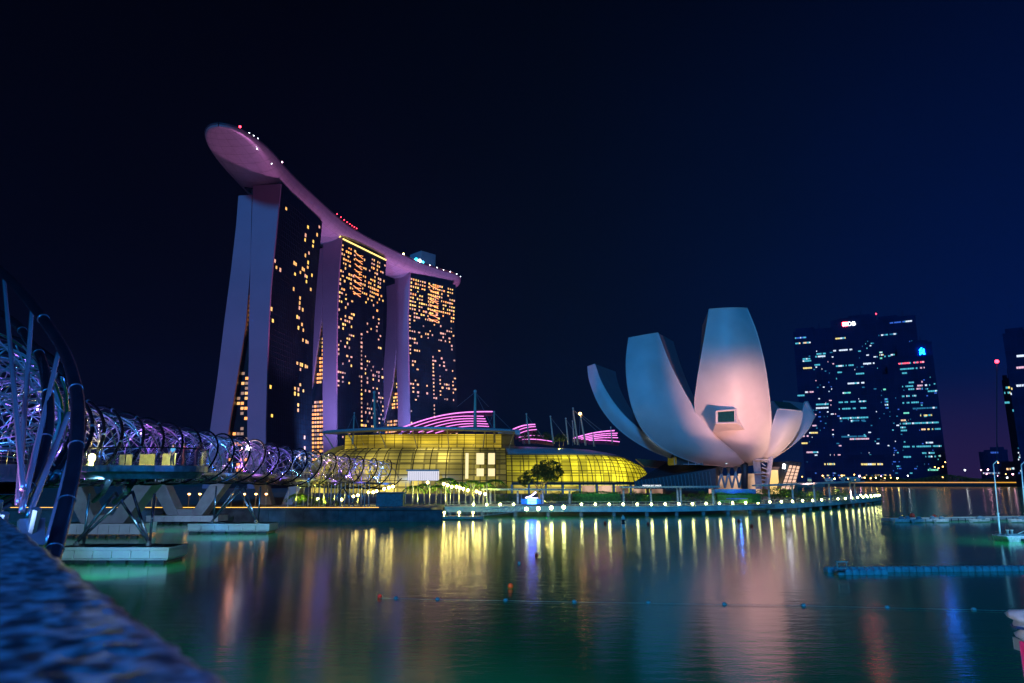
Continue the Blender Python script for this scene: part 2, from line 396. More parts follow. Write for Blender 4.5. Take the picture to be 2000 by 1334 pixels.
def tower(near, far, Rp, Gp, Hp, Lp, label, wins, atr, seed, topz=195.0):
    rnd = random.Random(seed)
    near = Vector((*near, 0)); far = Vector((*far, 0)); f = (far - near).normalized(); L = (far - near).length
    e_ = Vector((-f.y, f.x, 0))
    prof = {}
    for k, pts in zip('RGHL', (Rp, Gp, Hp, Lp)):
        prof[k] = [(z, s_) for s_, z in (plane_sz(px, py, near, e_) for px, py in pts)]
    def S(k, z): return interp(prof[k], z)
    root = empty('hotel_tower', (0, 0, 0)); tag(root, label, 'hotel tower', 'three slab towers of the bay hotel')
    P = lambda s_, t, z: near + e_ * s_ + f * t + Vector((0, 0, z))
    zs = [LZ + (topz - LZ) * i / 30 for i in range(31)]
    def loft(a, b, t0, t1, zs_, name, m, inset=0.0):
        q = MB(); n = len(zs_)
        for z in zs_:
            sa, sb = S(a, z) + inset, S(b, z) - inset
            if sb < sa + .1: sb = sa + .1
            q.v += [tuple(P(sa, t0, z)), tuple(P(sb, t0, z)), tuple(P(sb, t1, z)), tuple(P(sa, t1, z))]
        for i in range(n - 1):
            for k in range(4): q.f.append((i * 4 + k, i * 4 + (k + 1) % 4, (i + 1) * 4 + (k + 1) % 4, (i + 1) * 4 + k)); q.m.append(0)
        q.f += [(0, 3, 2, 1), tuple((n - 1) * 4 + k for k in range(4))]; q.m += [0, 0]
        return q.build(name, m, root)
    loft('R', 'G', -.6, .7, zs, 'end_wall', M_SLAB)
    zl = [z for z in zs if z <= topz - 4]
    loft('H', 'L', -.6, .7, zl, 'end_wall', M_SLAB)
    loft('R', 'G', .7, L, [z for z in zs], 'glass_front', M_TGLASS, inset=.35)
    loft('H', 'L', .7, L, zl, 'rear_slab', M_TGLASS, inset=.35)
    # floors and fins on the bay side
    q = MB(); nf = 54; fh = (topz - LZ - 4) / nf
    for i in range(1, nf):
        z = LZ + i * fh; s0 = S('R', z) + .33
        a = P(s0, .7, z); b = P(s0, L, z); c = (a + b) / 2 - e_ * .06
        q.box(c, (L - .7, .22, .3), math.atan2(f.y, f.x))
    q.build('floor_bands', M_TDARK, root)
    q = MB(); nc = int(L / 2.6)
    for j in range(nc + 1):
        t = .8 + (L - 1.0) * j / nc
        q.tube([P(S('R', z) + .25, t, z) for z in zs[::3]], .13, 4)
    q.build('fins', M_TDARK, root)
    # lit rooms
    rz = math.atan2(f.y, f.x); cells = []
    cw = (L - 1.0) / nc
    for (t, z, mi) in wins(L, rnd, near, f, topz):
        j = int((t - .8) / cw); i = int((z - LZ) / fh)
        if 0 <= j < nc and 0 < i < nf: cells.append((j, i, mi))
    seen = {}
    for j, i, mi in cells: seen[(j, i)] = mi
    items = sorted(seen.items(), key=lambda kv: kv[0][0]); cnt = 0; rest = {}
    for (j, i), mi in items:
        t = .8 + (j + .5) * cw; z = LZ + (i + .5) * fh
        loc = P(S('R', z) + .25, t, z)
        if cnt < 100: add_window(root, win_mesh(M_WIN[mi], rnd.choice([1.0, 1.3, 1.3, 1.7, 2.2] if L < 62 else [1.7, 2.2, 2.4]), rnd.choice([1.2, 1.5, 1.8] if L < 62 else [1.8, 2.1, 2.4])), loc, rz); cnt += 1
        else: rest.setdefault(mi, []).append(loc)
    if rest:
        q = MB(); ms = []
        for mi, locs in rest.items():
            q.mi = len(ms); ms.append(M_WIN[mi])
            for l in locs: q.box(l, (rnd.choice([1.0, 1.3, 1.3, 1.7, 2.2]), .12, rnd.choice([1.2, 1.5, 1.8])), rz)
        o = q.build('far_windows', ms, root); o['kind'] = 'stuff'
    # atrium between the legs
    q = MB(); za = [z for z in zs if S('H', z) - S('G', z) > .25 and z < topz - 40]
    ex = math.atan2(e_.y, e_.x)
    q.v = []
    for z in za:
        q.v += [tuple(P(S('G', z) - .3, 4, z)), tuple(P(S('H', z) + .3, 4, z))]
    q.f = [(2 * i, 2 * i + 1, 2 * i + 3, 2 * i + 2) for i in range(len(za) - 1)]; q.m = [0] * len(q.f)
    q.build('atrium_glazing', M_TGLASS, root)
    na = 0; q = MB(); mset = [M_WIN[0], M_WIN[1], M_WIN[2], M_WIN[3], M_WIN[4]]
    ah = 3.1
    z = 10.0
    while z < za[-1]:
        g0, g1 = S('G', z), S('H', z); w_ = g1 - g0; k = 0
        while k * 2.5 + 1.0 < w_:
            s_ = g0 + .9 + k * 2.5
            mi = atr(k, z, w_, rnd)
            if mi is not None:
                add_window(root, win_mesh(M_WIN[mi], 1.9, 1.7), P(s_, 3.85, z), ex, 'atrium_window')
            k += 1
        z += ah
    # crown under the sky deck
    q = MB(); g0 = S('R', topz) + 1.5; g1 = S('G', topz) + 8
    c = P((g0 + g1) / 2, L / 2, topz + 1.8); q.box(c, (L - 6, g1 - g0, 3.6), rz)
    q.build('crown_storey', M_DGREY, root)
    return root, P, S, L, f, e_

def wins3(L, rnd, near, f, topz):
    c2 = [(465,15),(490,65),(610,40),(685,55),(663,75),(645,98),(657,97),(605,100),(680,120),(680,150),(715,110),(597,195),(705,228),(645,258),(640,320),(638,350),(657,362),(437,352),(457,432),(617,405),(633,412),(650,453),(628,473),(665,492),(660,552),(678,562),(692,566),(615,693),(633,712),(650,712),(668,715),(683,717),(632,738),(433,838),(630,828),(594,850),(613,855),(645,862),(592,912),(612,915),(603,980),(603,1015),(427,1048),(638,1182),(637,1243),(600,1270),(600,1303),(637,1305)]
    c1 = [(612,680),(603,768),(760,893),(832,905),(828,950),(740,975),(740,1010),(797,1020),(797,1055),(770,1075),(750,1095),(515,1128),(545,1180),(567,1195),(672,1155),(762,1175),(738,1193),(715,1215),(735,1225),(673,1225),(795,1235),(753,1245),(753,1275)]
    pts = [(400 + x / 3.335, 500 + y / 3.335) for x, y in c2] + [(400 + x / 3.706, 200 + y / 3.706) for x, y in c1]
    out = []
    for px, py in pts:
        t, z = plane_sz(px, py, near, f); out.append((t, z, rnd.choice([0, 1, 1, 0, 3])))
    return out
def wins2(L, rnd, near, f, topz):
    out = []
    for i in range(54):
        z = LZ + (i + .5) * 3.49
        for j in range(24):
            t = .8 + (j + .5) * (L - 1) / 24; a = t / L; h = (z - LZ) / (topz - LZ)
            p = .05
            if h > .80: p = .55 if (a < .28 or .62 < a < .9) else .2
            elif h > .60: p = .34 if (a < .35) else (.12 if a > .6 else .01)
            elif h > .38: p = .22 if a < .3 or a > .55 else .02
            elif h > .22: p = .30 if a > .5 else .05
            else: p = .10
            if abs(a - .48) < .02 and .22 < h < .62: p = .9
            if abs(a - .60) < .02 and h < .2: p = .9
            if rnd.random() < p: out.append((t, z, rnd.choice([0, 0, 2, 3, 1] if h > .75 else [0, 3, 3, 1, 4])))
    return out
def wins1(L, rnd, near, f, topz):
    out = []
    for i in range(54):
        z = LZ + (i + .5) * 3.49
        for j in range(22):
            t = .8 + (j + .5) * (L - 1) / 22; a = t / L; h = (z - LZ) / (topz - LZ)
            p = .04
            if h > .82: p = .78 if (a < .30 or .35 < a < .62) else .5
            elif h > .68: p = .42 if a < .28 else (.36 if a > .65 else .2)
            elif h > .4: p = .32 if a < .2 else (.25 if a > .65 else .03)
            else: p = .10 if a < .3 or a > .6 else .02
            if abs(a - .5) < .025 and .3 < h < .62: p = .95
            if abs(a - .22) < .02 and h < .3: p = .7
            if rnd.random() < p: out.append((t, z, rnd.choice([0, 1, 2, 3, 1] if h > .8 else [0, 3, 3, 0, 4])))
    return out
def atr3(k, z, w_, rnd):
    if k == 0 and z > 24 and not 88 < z < 96: return 2 if rnd.random() < .8 else 0
    if z > 26 and k > 0 and z < 75: return rnd.choice([None, None, 4, 0, None, 2])
    if z > 108 or z < 20: return rnd.choice([2, 2, None])
    return None
def atr2(k, z, w_, rnd):
    if z < 66: return rnd.choice([0, 3, 0, 2, 4, 2])
    if z < 80: return None
    return rnd.choice([1, 2, 2, 0, None]) if k < 3 else rnd.choice([2, None, 4])
def atr1(k, z, w_, rnd):
    if z < 60: return rnd.choice([4, 0, 4, 2, None, 3])
    if z < 72: return None
    return rnd.choice([1, 2, 4, None])
T3 = tower((-149, 413), (-140, 478),
      [(549.5,360),(540,456),(535.5,500),(530,560),(526.5,620),(523,710),(520,830),(520,872)],
      [(495,365),(492.5,443),(490,520),(487.5,620),(487,700),(484,800),(484,872)],
      [(493,377),(491.5,443),(490,520),(481,635),(470,704),(449,830),(443,872)],
      [(467,377),(462,443),(452,530),(439,629),(425.5,740),(410,850),(407,872)],
      'tallest looking hotel tower at the left, dark glass front with few lit rooms', wins3, atr3, 1)
T2 = tower((-134, 512), (-108.6, 567),
      [(668,464),(665,500),(661,560),(659,620),(658,740),(658,872)],
      [(632,468),(632,520),(631,605),(631,755),(632,872)],
      [(631,480),(630.8,560),(629,620),(610,755),(601,800),(590,872)],
      [(625,470),(622,515),(611,605),(604,740),(592,800),(575,872)],
      'middle hotel tower with yellow lit eaves and a bright grid between its legs', wins2, atr2, 2)
T1 = tower((-94, 604.6), (-55, 645.7),
      [(801,533),(799,580),(797,620),(799,740),(800,800),(801,872)],
      [(772,537),(773,620),(775,700),(778,800),(779,872)],
      [(772,560),(773,640),(774,690),(767,755),(748,833),(742,872)],
      [(755,548),(757,590),(756,640),(751,710),(742,800),(733,872)],
      'farthest hotel tower, under the blunt end of the sky deck, with many warm rooms', wins1, atr1, 3)
# yellow eaves light on the middle tower
root, P, S, L, f, e_ = T2
q = MB(); q.box(P(S('R', 195) - .2, L / 2, 194.2), (L - 2, .5, .9), math.atan2(f.y, f.x)); q.box(P(S('R', 195) + 8, -.9, 195.6), (.5, 15, .8), math.atan2(f.y, f.x))
q.build('eaves_light', mat('eaves_yellow', emit=(1, .7, .15), es=2.2), root)
for T_, t0, t1 in ((T2, .30, .46), (T1, .42, .62)):      # crossed braces lit from inside
    root, P, S, L, f, e_ = T_
    q = MB()
    for k in range(8):
        z = 188 - k * 4.6
        q.tube([P(S('R', z) - .1, L * t0, z), P(S('R', z) - .1, L * t1, z - 2.4)], .28, 4)
        q.tube([P(S('R', z) - .1, L * t1, z), P(S('R', z) - .1, L * t0 + 2, z - 1.2)], .22, 4)
    q.build('lit_braces', M_WIN[2], root)

# ================================================================== SKY DECK
def skydeck():
    root = empty('sky_deck'); tag(root, 'long curved boat shaped deck in purple light resting on the three hotel towers', 'sky deck')
    path = catmull([(-166.5, 355, 0), (-166.5, 378, 0), (-165, 417, 0), (-160, 455, 0), (-150, 512, 0), (-139, 544, 0), (-123, 577, 0), (-104, 613, 0), (-80, 645, 0), (-56, 669, 0)], 8)
    Ls = [0]
    for a, b in zip(path, path[1:]): Ls.append(Ls[-1] + (b - a).length)
    T = Ls[-1]
    rows = []; rim = []; rimb = []
    for i, p in enumerate(path):
        a = path[max(0, i - 1)]; b = path[min(len(path) - 1, i + 1)]; d = (b - a).normalized(); n_ = Vector((d.y, -d.x, 0))
        s0 = Ls[i]; s1 = T - s0
        hw = 18.3
        if s0 < 46: hw *= math.sqrt(max(0.0, 1 - ((46 - s0) / 46) ** 2.2)) if s0 > 0 else 0
        if s1 < 26: hw *= max(.0, (1 - ((26 - s1) / 26) ** 2.6)) ** .5
        hw = max(hw, .3)
        dep = 12.5
        if s0 < 75: dep = 1.6 + 10.4 * (s0 / 75) ** 1.15
        if s1 < 30: dep = min(dep, 5 + 7.5 * (s1 / 30) ** .6)
        row = []
        for k in range(17):
            th = math.pi * k / 16; c = math.cos(th); sn = math.sin(th)
            x_ = hw * (abs(c) ** .9) * (1 if c > 0 else -1); z_ = 205.0 - dep * (sn ** .8)
            row.append(p + n_ * x_ + Vector((0, 0, z_)))
        rows.append(row); rim.append(row[0]); rimb.append(row[-1])
    q = MB(); q.grid(rows); q.build('hull', M_HULL, root, smooth=True)
    q = MB()
    for i in range(3, len(rows) - 2, 2): q.tube([p + Vector((0, 0, -.02)) for p in rows[i][1:-1]], .07, 4, cap=False)
    for k in (2, 4, 6, 8, 10, 12, 14): q.tube([r_[k] + Vector((0, 0, -.02)) for r_ in rows[2:-1]], .06, 4, cap=False)
    q.build('panel_seams', mat('seam_dark', (.22, .18, .22), .5), root)
    q = MB(); q.grid([[a + Vector((0, 0, .05)), b + Vector((0, 0, .05))] for a, b in zip(rim, rimb)]); q.build('deck_floor', M_DGREY, root)
    for r_ in (rim, rimb):
        q = MB(); q.tube([p + Vector((0, 0, .6)) for p in r_], .55, 6); q.build('parapet', mat('rim', (.08, .07, .1), .4), root, smooth=True)
    rg = random.Random(9); q = MB()
    for i in range(14, len(path) - 20):
        for _ in range(26):
            p = rim[i].lerp(rimb[i], rg.uniform(.06, .22)) + (path[i + 1] - path[i]) * rg.random() + Vector((0, 0, .3 + rg.random() ** .7 * (2.2 + 1.6 * math.sin(i * 1.7))))
            a = Vector((rg.gauss(0, 1), rg.gauss(0, 1), rg.gauss(0, 1))).normalized(); b = a.orthogonal().normalized(); q.add([p - a * .5, p + b * .3, p + a * .5, p - b * .3], [(0, 1, 2, 3)])
    q.build('roof_garden', M_LEAFD, root)
    # rooftop plant rooms
    def blk(px0, px1, y0, Y, h, name, m, dd=14, rz=.5):
        a = atY((px0 + px1) / 2, y0, Y); w_ = (px1 - px0) / FPX * Y
        q = MB(); q.box((a.x, a.y, 205 + h / 2), (w_ * .8, dd, h), rz); return q.build(name, m, root)
    blk(541, 582, 300, 465, 15, 'lift_core', mat('plant_room', (.05, .06, .09), .6), 18, .1)
    blk(803, 849, 490, 640, 19, 'lift_core', mat('plant_room_pale', (.36, .36, .46), .6), 18, .78)
    # restaurant pavilions lit red/orange on the blunt end
    q = MB()
    for i in range(7):
        p = path[-18 + i * 2]; q.mi = i % 3
        a = path[-17 + i * 2] - p; n_ = Vector((a.y, -a.x, 0)).normalized()
        q.box(p + n_ * 13 + Vector((0, 0, 207)), (4.5, 3, 1.4), math.atan2(a.y, a.x))
    q.build('pavilion_windows', [M_WIN[2], M_CW['p'], M_WIN[0]], root)
    q = MB()
    for i in range(7):
        p = path[-18 + i * 2]; a = path[-17 + i * 2] - p; n_ = Vector((a.y, -a.x, 0)).normalized()
        q.box(p + n_ * 10 + Vector((0, 0, 208.4)), (a.length * 2, 9, .6), math.atan2(a.y, a.x))
    q.build('pavilion_roof', mat('pavilion_roof_red', (.3, .1, .15), .5), root)
    for (i, m, r_, oz, side) in [(3, M_REDL, .7, 2, 1), (5, M_WHITEL, .35, 1.2, 1), (6, M_WHITEL, .35, 1.2, 1), (7, M_WHITEL, .35, 1.2, 1), (14, M_PINKL, .45, 2, 1)] + [(30 + k, M_REDL, .4, 3, 1) for k in range(8)] + \
            [(56, M_CYANL, 1.6, 2, 1), (57, M_WHITEL, 1.5, 2, 1), (58, M_CYANL, 1.2, 2, 1), (52, M_GLOBEY, .8, 1.6, 1)] + [(60 + k, M_WHITEL, .35, 1.5, 1) for k in range(0, 11, 2)] + \
            [(8, M_WHITEL, .25, -3.5, .93), (12, M_WHITEL, .3, -4, .93), (17, M_WHITEL, .25, -4, .93), (25, M_WHITEL, .3, -4, .93), (33, M_WHITEL, .3, -4, .93), (38, M_WHITEL, .35, -4, .93)] + \
            [(2, M_WHITEL, .3, .8, -1), (4, M_WHITEL, .3, .8, -1), (1, M_WHITEL, .3, .8, -1)]:
        p = lerp(rim[i], rimb[i], .0 if side == 1 else (1.0 if side == -1 else (1 - side))) + Vector((0, 0, oz))
        q = MB(); q.ball(p, r_, 8); q.build('roof_light', m, root)
skydeck()

# ================================================================== WATERFRONT MALL
M_MALLY = lit_mat('mall_interior', ((.22, .20, .005), (1.0, .76, .13)), .95, .10, .14, 1.0, (1, .3, .6), brick=(4.6, 4.4, .5))
M_MALLR = lit_mat('mall_interior_right', ((.30, .26, .002), (1.0, .84, .03)), 1.15, .10, .22, 1.0, (1, .3, .6), brick=(3.1, 4.8, .35))
M_MALLU = lit_mat('mall_upper', ((.25, .17, .004), (1.0, .70, .05)), .85, .10, .30, 1.0, (1, .3, 1), brick=(7, 3.4, .3))
def barrel(root, plan, prof, mname, m_in, rib_step, mull_r=.09, zbands=None, label='glazing'):
    """plan: list of (x,y) of the base line (camera side); prof(a) -> list of (setback, z); a in 0..1 along plan"""
    rows = []
    K = len(plan)
    for i, p in enumerate(plan):
        a = plan[max(0, i - 1)]; b = plan[min(K - 1, i + 1)]; d = (b - a).normalized(); n_ = Vector((-d.y, d.x, 0))
        rows.append([p + n_ * s_ + Vector((0, 0, z)) for s_, z in prof(i / (K - 1))])
    q = MB(); q.grid(rows); q.build(label, m_in, root, smooth=True)
    q = MB()
    for i in range(0, K, rib_step):
        q.tube([Vector(v) - Vector((0, .12, 0)) for v in rows[i]], mull_r * 1.6, 4)
    for k in range(len(rows[0])):
        q.tube([Vector(r_[k]) - Vector((0, .12, 0)) for r_ in rows], mull_r, 4)
    q.build('mullion_grid', M_MULL, root)
    return rows
def mall():
    root = empty('shopping_mall'); tag(root, 'long barrel glazed waterfront mall glowing yellow below a flat blue canopy', 'mall')
    # left, taller section
    plan = catmull([(-82, 284, 0), (-76, 269, 0), (-64, 259, 0), (-48, 253, 0), (-24, 251, 0), (-2, 252, 0)], 8)
    def prof(a):
        k = min(1, .55 + a * 1.9); H = 17.0 * k; out = []
        for i in range(13):
            th = math.pi / 2 * i / 12
            out.append((11.5 * (1 - math.cos(th)) ** 1.0, LZ + H * math.sin(th) ** .95))
        return out
    rows = barrel(root, plan, prof, 'm', M_MALLY, 2, .11)
    # upper band with canopy
    up = catmull([(-66, 272, 0), (-48, 266, 0), (-24, 263.5, 0), (-4, 264, 0)], 8)
    barrel(root, up, lambda a: [(0, 18.6 + i * 1.15) for i in range(6)], 'm', M_MALLU, 3, .07, label='upper_glazing')
    q = MB(); n = len(up)
    cf = catmull([(-72, 262, 0), (-50, 256, 0), (-24, 253, 0), (1, 254, 0)], 8)
    top = [Vector((p.x, p.y, 25.2 + 1.0 * math.sin(math.pi * i / (len(cf) - 1)))) for i, p in enumerate(cf)]
    bk = [Vector((p.x, p.y + 22, p.z + 1.2)) for p in top]
    q.grid([[a, b] for a, b in zip(top, bk)]); q.grid([[a - Vector((0, 0, .9)), b - Vector((0, 0, .9))] for a, b in zip(top, bk)])
    q.grid([[a, a - Vector((0, 0, .9))] for a in top]); q.build('canopy', M_ROOFB, root)
    q = MB(); q.tube([a + Vector((0, -.2, -.3)) for a in top], .55, 8); q.build('canopy_edge', mat('canopy_edge', (.45, .52, .58), .35, metal=.3), root, smooth=True)
    for i in range(0, len(top), 4):
        q = MB(); a = top[i] - Vector((0, 0, .6)); b = Vector((a.x * .92 - 2, 264, 18.8)); q.tube([a, (a + b) / 2 + Vector((0, 0, .5)), b], .22, 6); q.build('canopy_strut', mat('strut_lit', (.6, .52, .3), .4), root)
    # blue curved roof left of the glazed front
    rows = []
    for i in range(9):
        a = i / 8; x0 = lerp(-86, -66, a); rows.append([Vector((x0 + 2 * k, 282 - 10 * a + 6 * k, 9 + 11.5 * math.sin(math.pi / 2 * a) + .3 * k)) for k in range(5)])
    q = MB(); q.grid(rows); q.build('shell_roof', M_ROOFB, root, smooth=True)
    # right, lower section
    plan = catmull([(-3, 252.5, 0), (14, 254, 0), (30, 257, 0), (42, 261, 0), (50, 266, 0), (54.5, 272, 0)], 8)
    def prof2(a):
        H = 14.2 - 2.4 * max(0, a - .5) * 2; return [(8.5 * (1 - math.cos(math.pi / 2 * i / 10)), LZ + H * math.sin(math.pi / 2 * i / 10)) for i in range(11)]
    rows = barrel(root, plan, prof2, 'm', M_MALLR, 2, .10, label='lower_glazing')
    rr = []
    for i, r_ in enumerate(rows):
        a = i / (len(rows) - 1); b = Vector(r_[-1])
        rr.append([b + Vector((0, -.3, .35)), b + Vector((-1, 4, 2.4 * (1 - a * .5))), b + Vector((-3, 10, 4.0 * (1 - a * .7))), b + Vector((-5, 20, 4.6 * (1 - a * .8)))])
    q = MB(); q.grid(rr); q.build('standing_seam_roof', M_ROOFB, root, smooth=True)
    q = MB(); q.tube([r_[0] for r_ in rr], .3, 6); q.build('eaves', mat('eaves', (.3, .3, .25), .5), root)
    # ribbed orange soffit at the right end
    q = MB()
    for i in range(9):
        a = i / 8; q.box((lerp(50, 66, a), 266 + 3 * a, lerp(13.5, 12.2, a)), (2.1, 9, .35), .2, rx=.35)
    q.build('soffit_louvres', mat('soffit', (.55, .36, .18), .5), root)
    # inner lit shop floors, ground storey
    q = MB(); q.box((27, 249.5, 5.9), (54, 6, 1.0)); q.build('fascia_band', M_DGREY, root)
    for k in range(9):
        q = MB(); q.box((3 + k * 6, 247.2, 3.8), (4.6, .2, 2.8)); q.build('shop_window', M_MALLY if k < 4 else lit_shop, root)
    for k in range(10):
        q = MB(); q.box((0 + k * 6, 247.0, 3.8), (.8, .8, 3.4)); q.build('column', M_CONC, root)
    # bright tall windows behind the left barrel
    for px, w_, y0, y1 in ((938, 15, 885, 907), (960, 13, 885, 907), (938, 14, 915, 930), (960, 13, 915, 930), (912, 6, 885, 935)):
        a = atY(px, y0, 250.5); b = atY(px, y1, 250.5); q = MB(); q.box(((a.x + b.x) / 2, 250.3, (a.z + b.z) / 2), (w_ / FPX * 250, .2, a.z - b.z)); q.build('bright_window', mat('bright_win', emit=(1, .80, .34), es=1.05), root)
    # white lit awning terrace
    a = atY(797, 925, 246); b = atY(855, 925, 246)
    q = MB(); q.box(((a.x + b.x) / 2, 248, 8.6), (b.x - a.x, 5, 3.4)); q.build('terrace_pavilion', mat('terrace_white', emit=(.95, .9, 1.0), es=.75), root)
    q = MB()
    for i in range(15): q.box((lerp(a.x, b.x, i / 14), 245.3, 8.4), (.12, .12, 3.2))
    q.box(((a.x + b.x) / 2, 245.2, 10.4), (b.x - a.x + 1, .5, .5)); q.build('terrace_railing', M_POSTW, root)
lit_shop = lit_mat('shop_interior', ((.5, .25, .15), (1.0, .62, .42)), .8, .35, .15, 1.0)
mall()

# purple louvred shells behind the canopy
def shell(label, y_dep, left, rights, body, m=M_MAG):
    root = empty('louvred_roof'); tag(root, label, 'louvred roof', 'purple striped roofs behind the mall')
    n = len(rights)
    for i, (rx, ry) in enumerate(rights):
        lx, ly = left[0] + (left[2] - left[0]) * i / (n - 1), left[1] + (left[3] - left[1]) * i / (n - 1)
        pts = []
        for k in range(13):
            t = k / 12; px = lerp(lx, rx, t); py = lerp(ly, ry, t) - math.sin(math.pi * t) * body * (1 - .6 * i / n)
            pts.append(atY(px, py, y_dep - 2.5 * i + 6 * t))
        q = MB(); q.tube(pts, .17 if i else .26, 5); q.build('light_louvre', m, root)
        pts2 = [p + Vector((0, 1.2, -.5)) for p in pts]; pts3 = [p + Vector((0, 3.0, -1.6)) for p in pts]
        q = MB(); q.grid([[a, b] for a, b in zip(pts2, pts3)]); q.build('louvre_blade', mat('louvre_purple', (.35, .18, .42), .5), root)
shell('largest purple striped roof, rising right behind the flat canopy', 285, (768, 842, 850, 846), [(962, 804), (945, 813), (948, 818), (950, 823), (953, 828), (955, 833)], 12)
shell('purple striped roof between the thin masts, right of the largest one', 292, (993, 843, 1020, 858), [(1045, 829), (1046, 833), (1048, 839), (1062, 852), (1082, 863)], 4)
shell('smallest purple striped roof, beside the pink museum petal', 292, (1120, 856, 1150, 860), [(1200, 841), (1206, 846), (1205, 850), (1207, 855), (1210, 863)], 3)

def mast(px, ytop, ybase, Y, lean=0.0, label='', w_=.45, cab=((-40, 0), (30, 0)), lit=False):
    a = atY(px, ybase, Y); b = atY(px - lean, ytop, Y)
    root = empty('cable_mast', a); tag(root, label, 'mast', 'cable masts of the mall roof')
    v = b - a
    q = MB(); q.tube([(0, 0, 0), v * .5, v], w_, 8, r1=w_ * .5); q.build('pole', mat('mast_lit', (.7, .66, .5), .4), root, smooth=True)
    q = MB(); q.ball(v + Vector((0, 0, .3)), w_ * .9, 8); q.build('cap', M_POSTW, root)
    for dx, dz in cab:
        c = Vector((dx / FPX * Y, 5, dz)); q = MB(); q.tube([v, (v + c) / 2, c], .055, 4); q.build('cable', mat('cable', (.5, .55, .65), .4), root)
names = ['short mast at the left end of the flat canopy', 'tall tapering mast in front of the middle hotel tower', 'tallest mast, standing before the largest purple roof', 'slim mast at the right end of the flat canopy',
         'mast in front of the second purple roof, left one', 'mast between the second purple roof and the roof trees', 'mast right of the roof trees', 'thin mast close behind the leaning pair',
         'tall leaning mast with a long cable, left of the pair', 'leaning mast with an orange lamp on top', 'short stub mast left of the smallest purple roof', 'mast in front of the smallest purple roof']
for (px, yt, yb, Y, ln, w_, cb), nm in zip([(689, 808, 868, 262, -3, .35, ((-26, 2), (16, 0))), (733, 768, 845, 262, 2, .7, ((-32, -2), (22, 0), (6, 0))), (928, 766, 843, 262, 0, .75, ((-38, 10), (25, 10), (40, -1))), (966, 806, 865, 264, 1, .45, ((-18, 5), (60, 0))),
        (1034, 810, 867, 270, 6, .4, ((-10, 0), (30, 2))), (1081, 815, 867, 270, 6, .4, ((30, 2),)), (1110, 819, 868, 270, 5, .38, ((25, 2),)), (1123, 824, 868, 274, 5, .3, ((10, 2),)),
        (1129, 799, 869, 268, 10, .42, ((60, 2), (-8, 0))), (1144, 808, 870, 268, 11, .42, ((60, 2), (-10, 0))), (1160, 848, 872, 268, 2, .3, ((6, 0),)), (1196, 836, 866, 275, 3, .35, ((-10, 0),))], names):
    mast(px, yt, yb, Y, ln, nm, w_, cb)
q = MB(); q.ball(atY(1133, 808, 268), .6, 8); tag(q.build('warning_light', M_ORANGEB), 'small orange warning light on top of a leaning mast', 'light')
a = atY(975, 850, 280); q = MB(); q.box((a.x, 282, 23), (12, 8, 3.5)); q.box((a.x + 4, 281, 26), (9, 6, 2)); q.box((a.x - 1, 282, 20.5), (15, 8, 1.2))
tag(q.build('roof_plant_room', M_ROOFB), 'blue grey boxy plant room on the mall roof, right of the flat canopy', 'plant room')

# ================================================================== MUSEUM (lotus shaped)
def petal(root, Ls, Rs, dL, dR, off, bulge, name='petal', m=M_WHITE, n=10, win=None):
    """Ls, Rs: left / right edge of the outer face; dL, dR: distances; off: thickness vector (front -> back)"""
    K = len(Ls)
    def dens(T): return catmull(T, 5)
    A = dens([atY(*p, d) for p, d in zip(Ls, dL)]); B = dens([atY(*p, d) for p, d in zip(Rs, dR)])
    rows = []; back = []
    for i, (a, b) in enumerate(zip(A, B)):
        t = i / (len(A) - 1); out = Vector((0, -1, -.15)).normalized()
        rows.append([a.lerp(b, k / n) + out * bulge * math.sin(math.pi * k / n) * (.5 + .5 * math.sin(math.pi * min(1, t * .9 + .1))) for k in range(n + 1)])
        o_ = Vector(off) * (1 - .55 * t); sh = .82
        c = (a + b) / 2; back.append([c.lerp(a, sh) + o_, c.lerp(b, sh) + o_])
    q = MB(); q.grid(rows); fr = q.build(name, m, root, smooth=True)
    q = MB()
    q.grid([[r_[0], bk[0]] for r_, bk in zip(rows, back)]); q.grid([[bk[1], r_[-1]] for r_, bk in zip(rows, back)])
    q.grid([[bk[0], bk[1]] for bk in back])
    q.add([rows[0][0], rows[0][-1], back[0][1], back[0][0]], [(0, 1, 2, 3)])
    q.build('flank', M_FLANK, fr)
    q = MB(); q.tube([r_[0] for r_ in rows], .16, 6); q.tube([r_[-1] for r_ in rows], .16, 6); q.tube([v for v in rows[0]], .16, 6); q.build('edge_trim', M_WHITE, fr, smooth=True)
    return rows, back, fr
M_FLANK = mat('petal_flank', (.30, .26, .30), .4, var=.1, vs=.3)
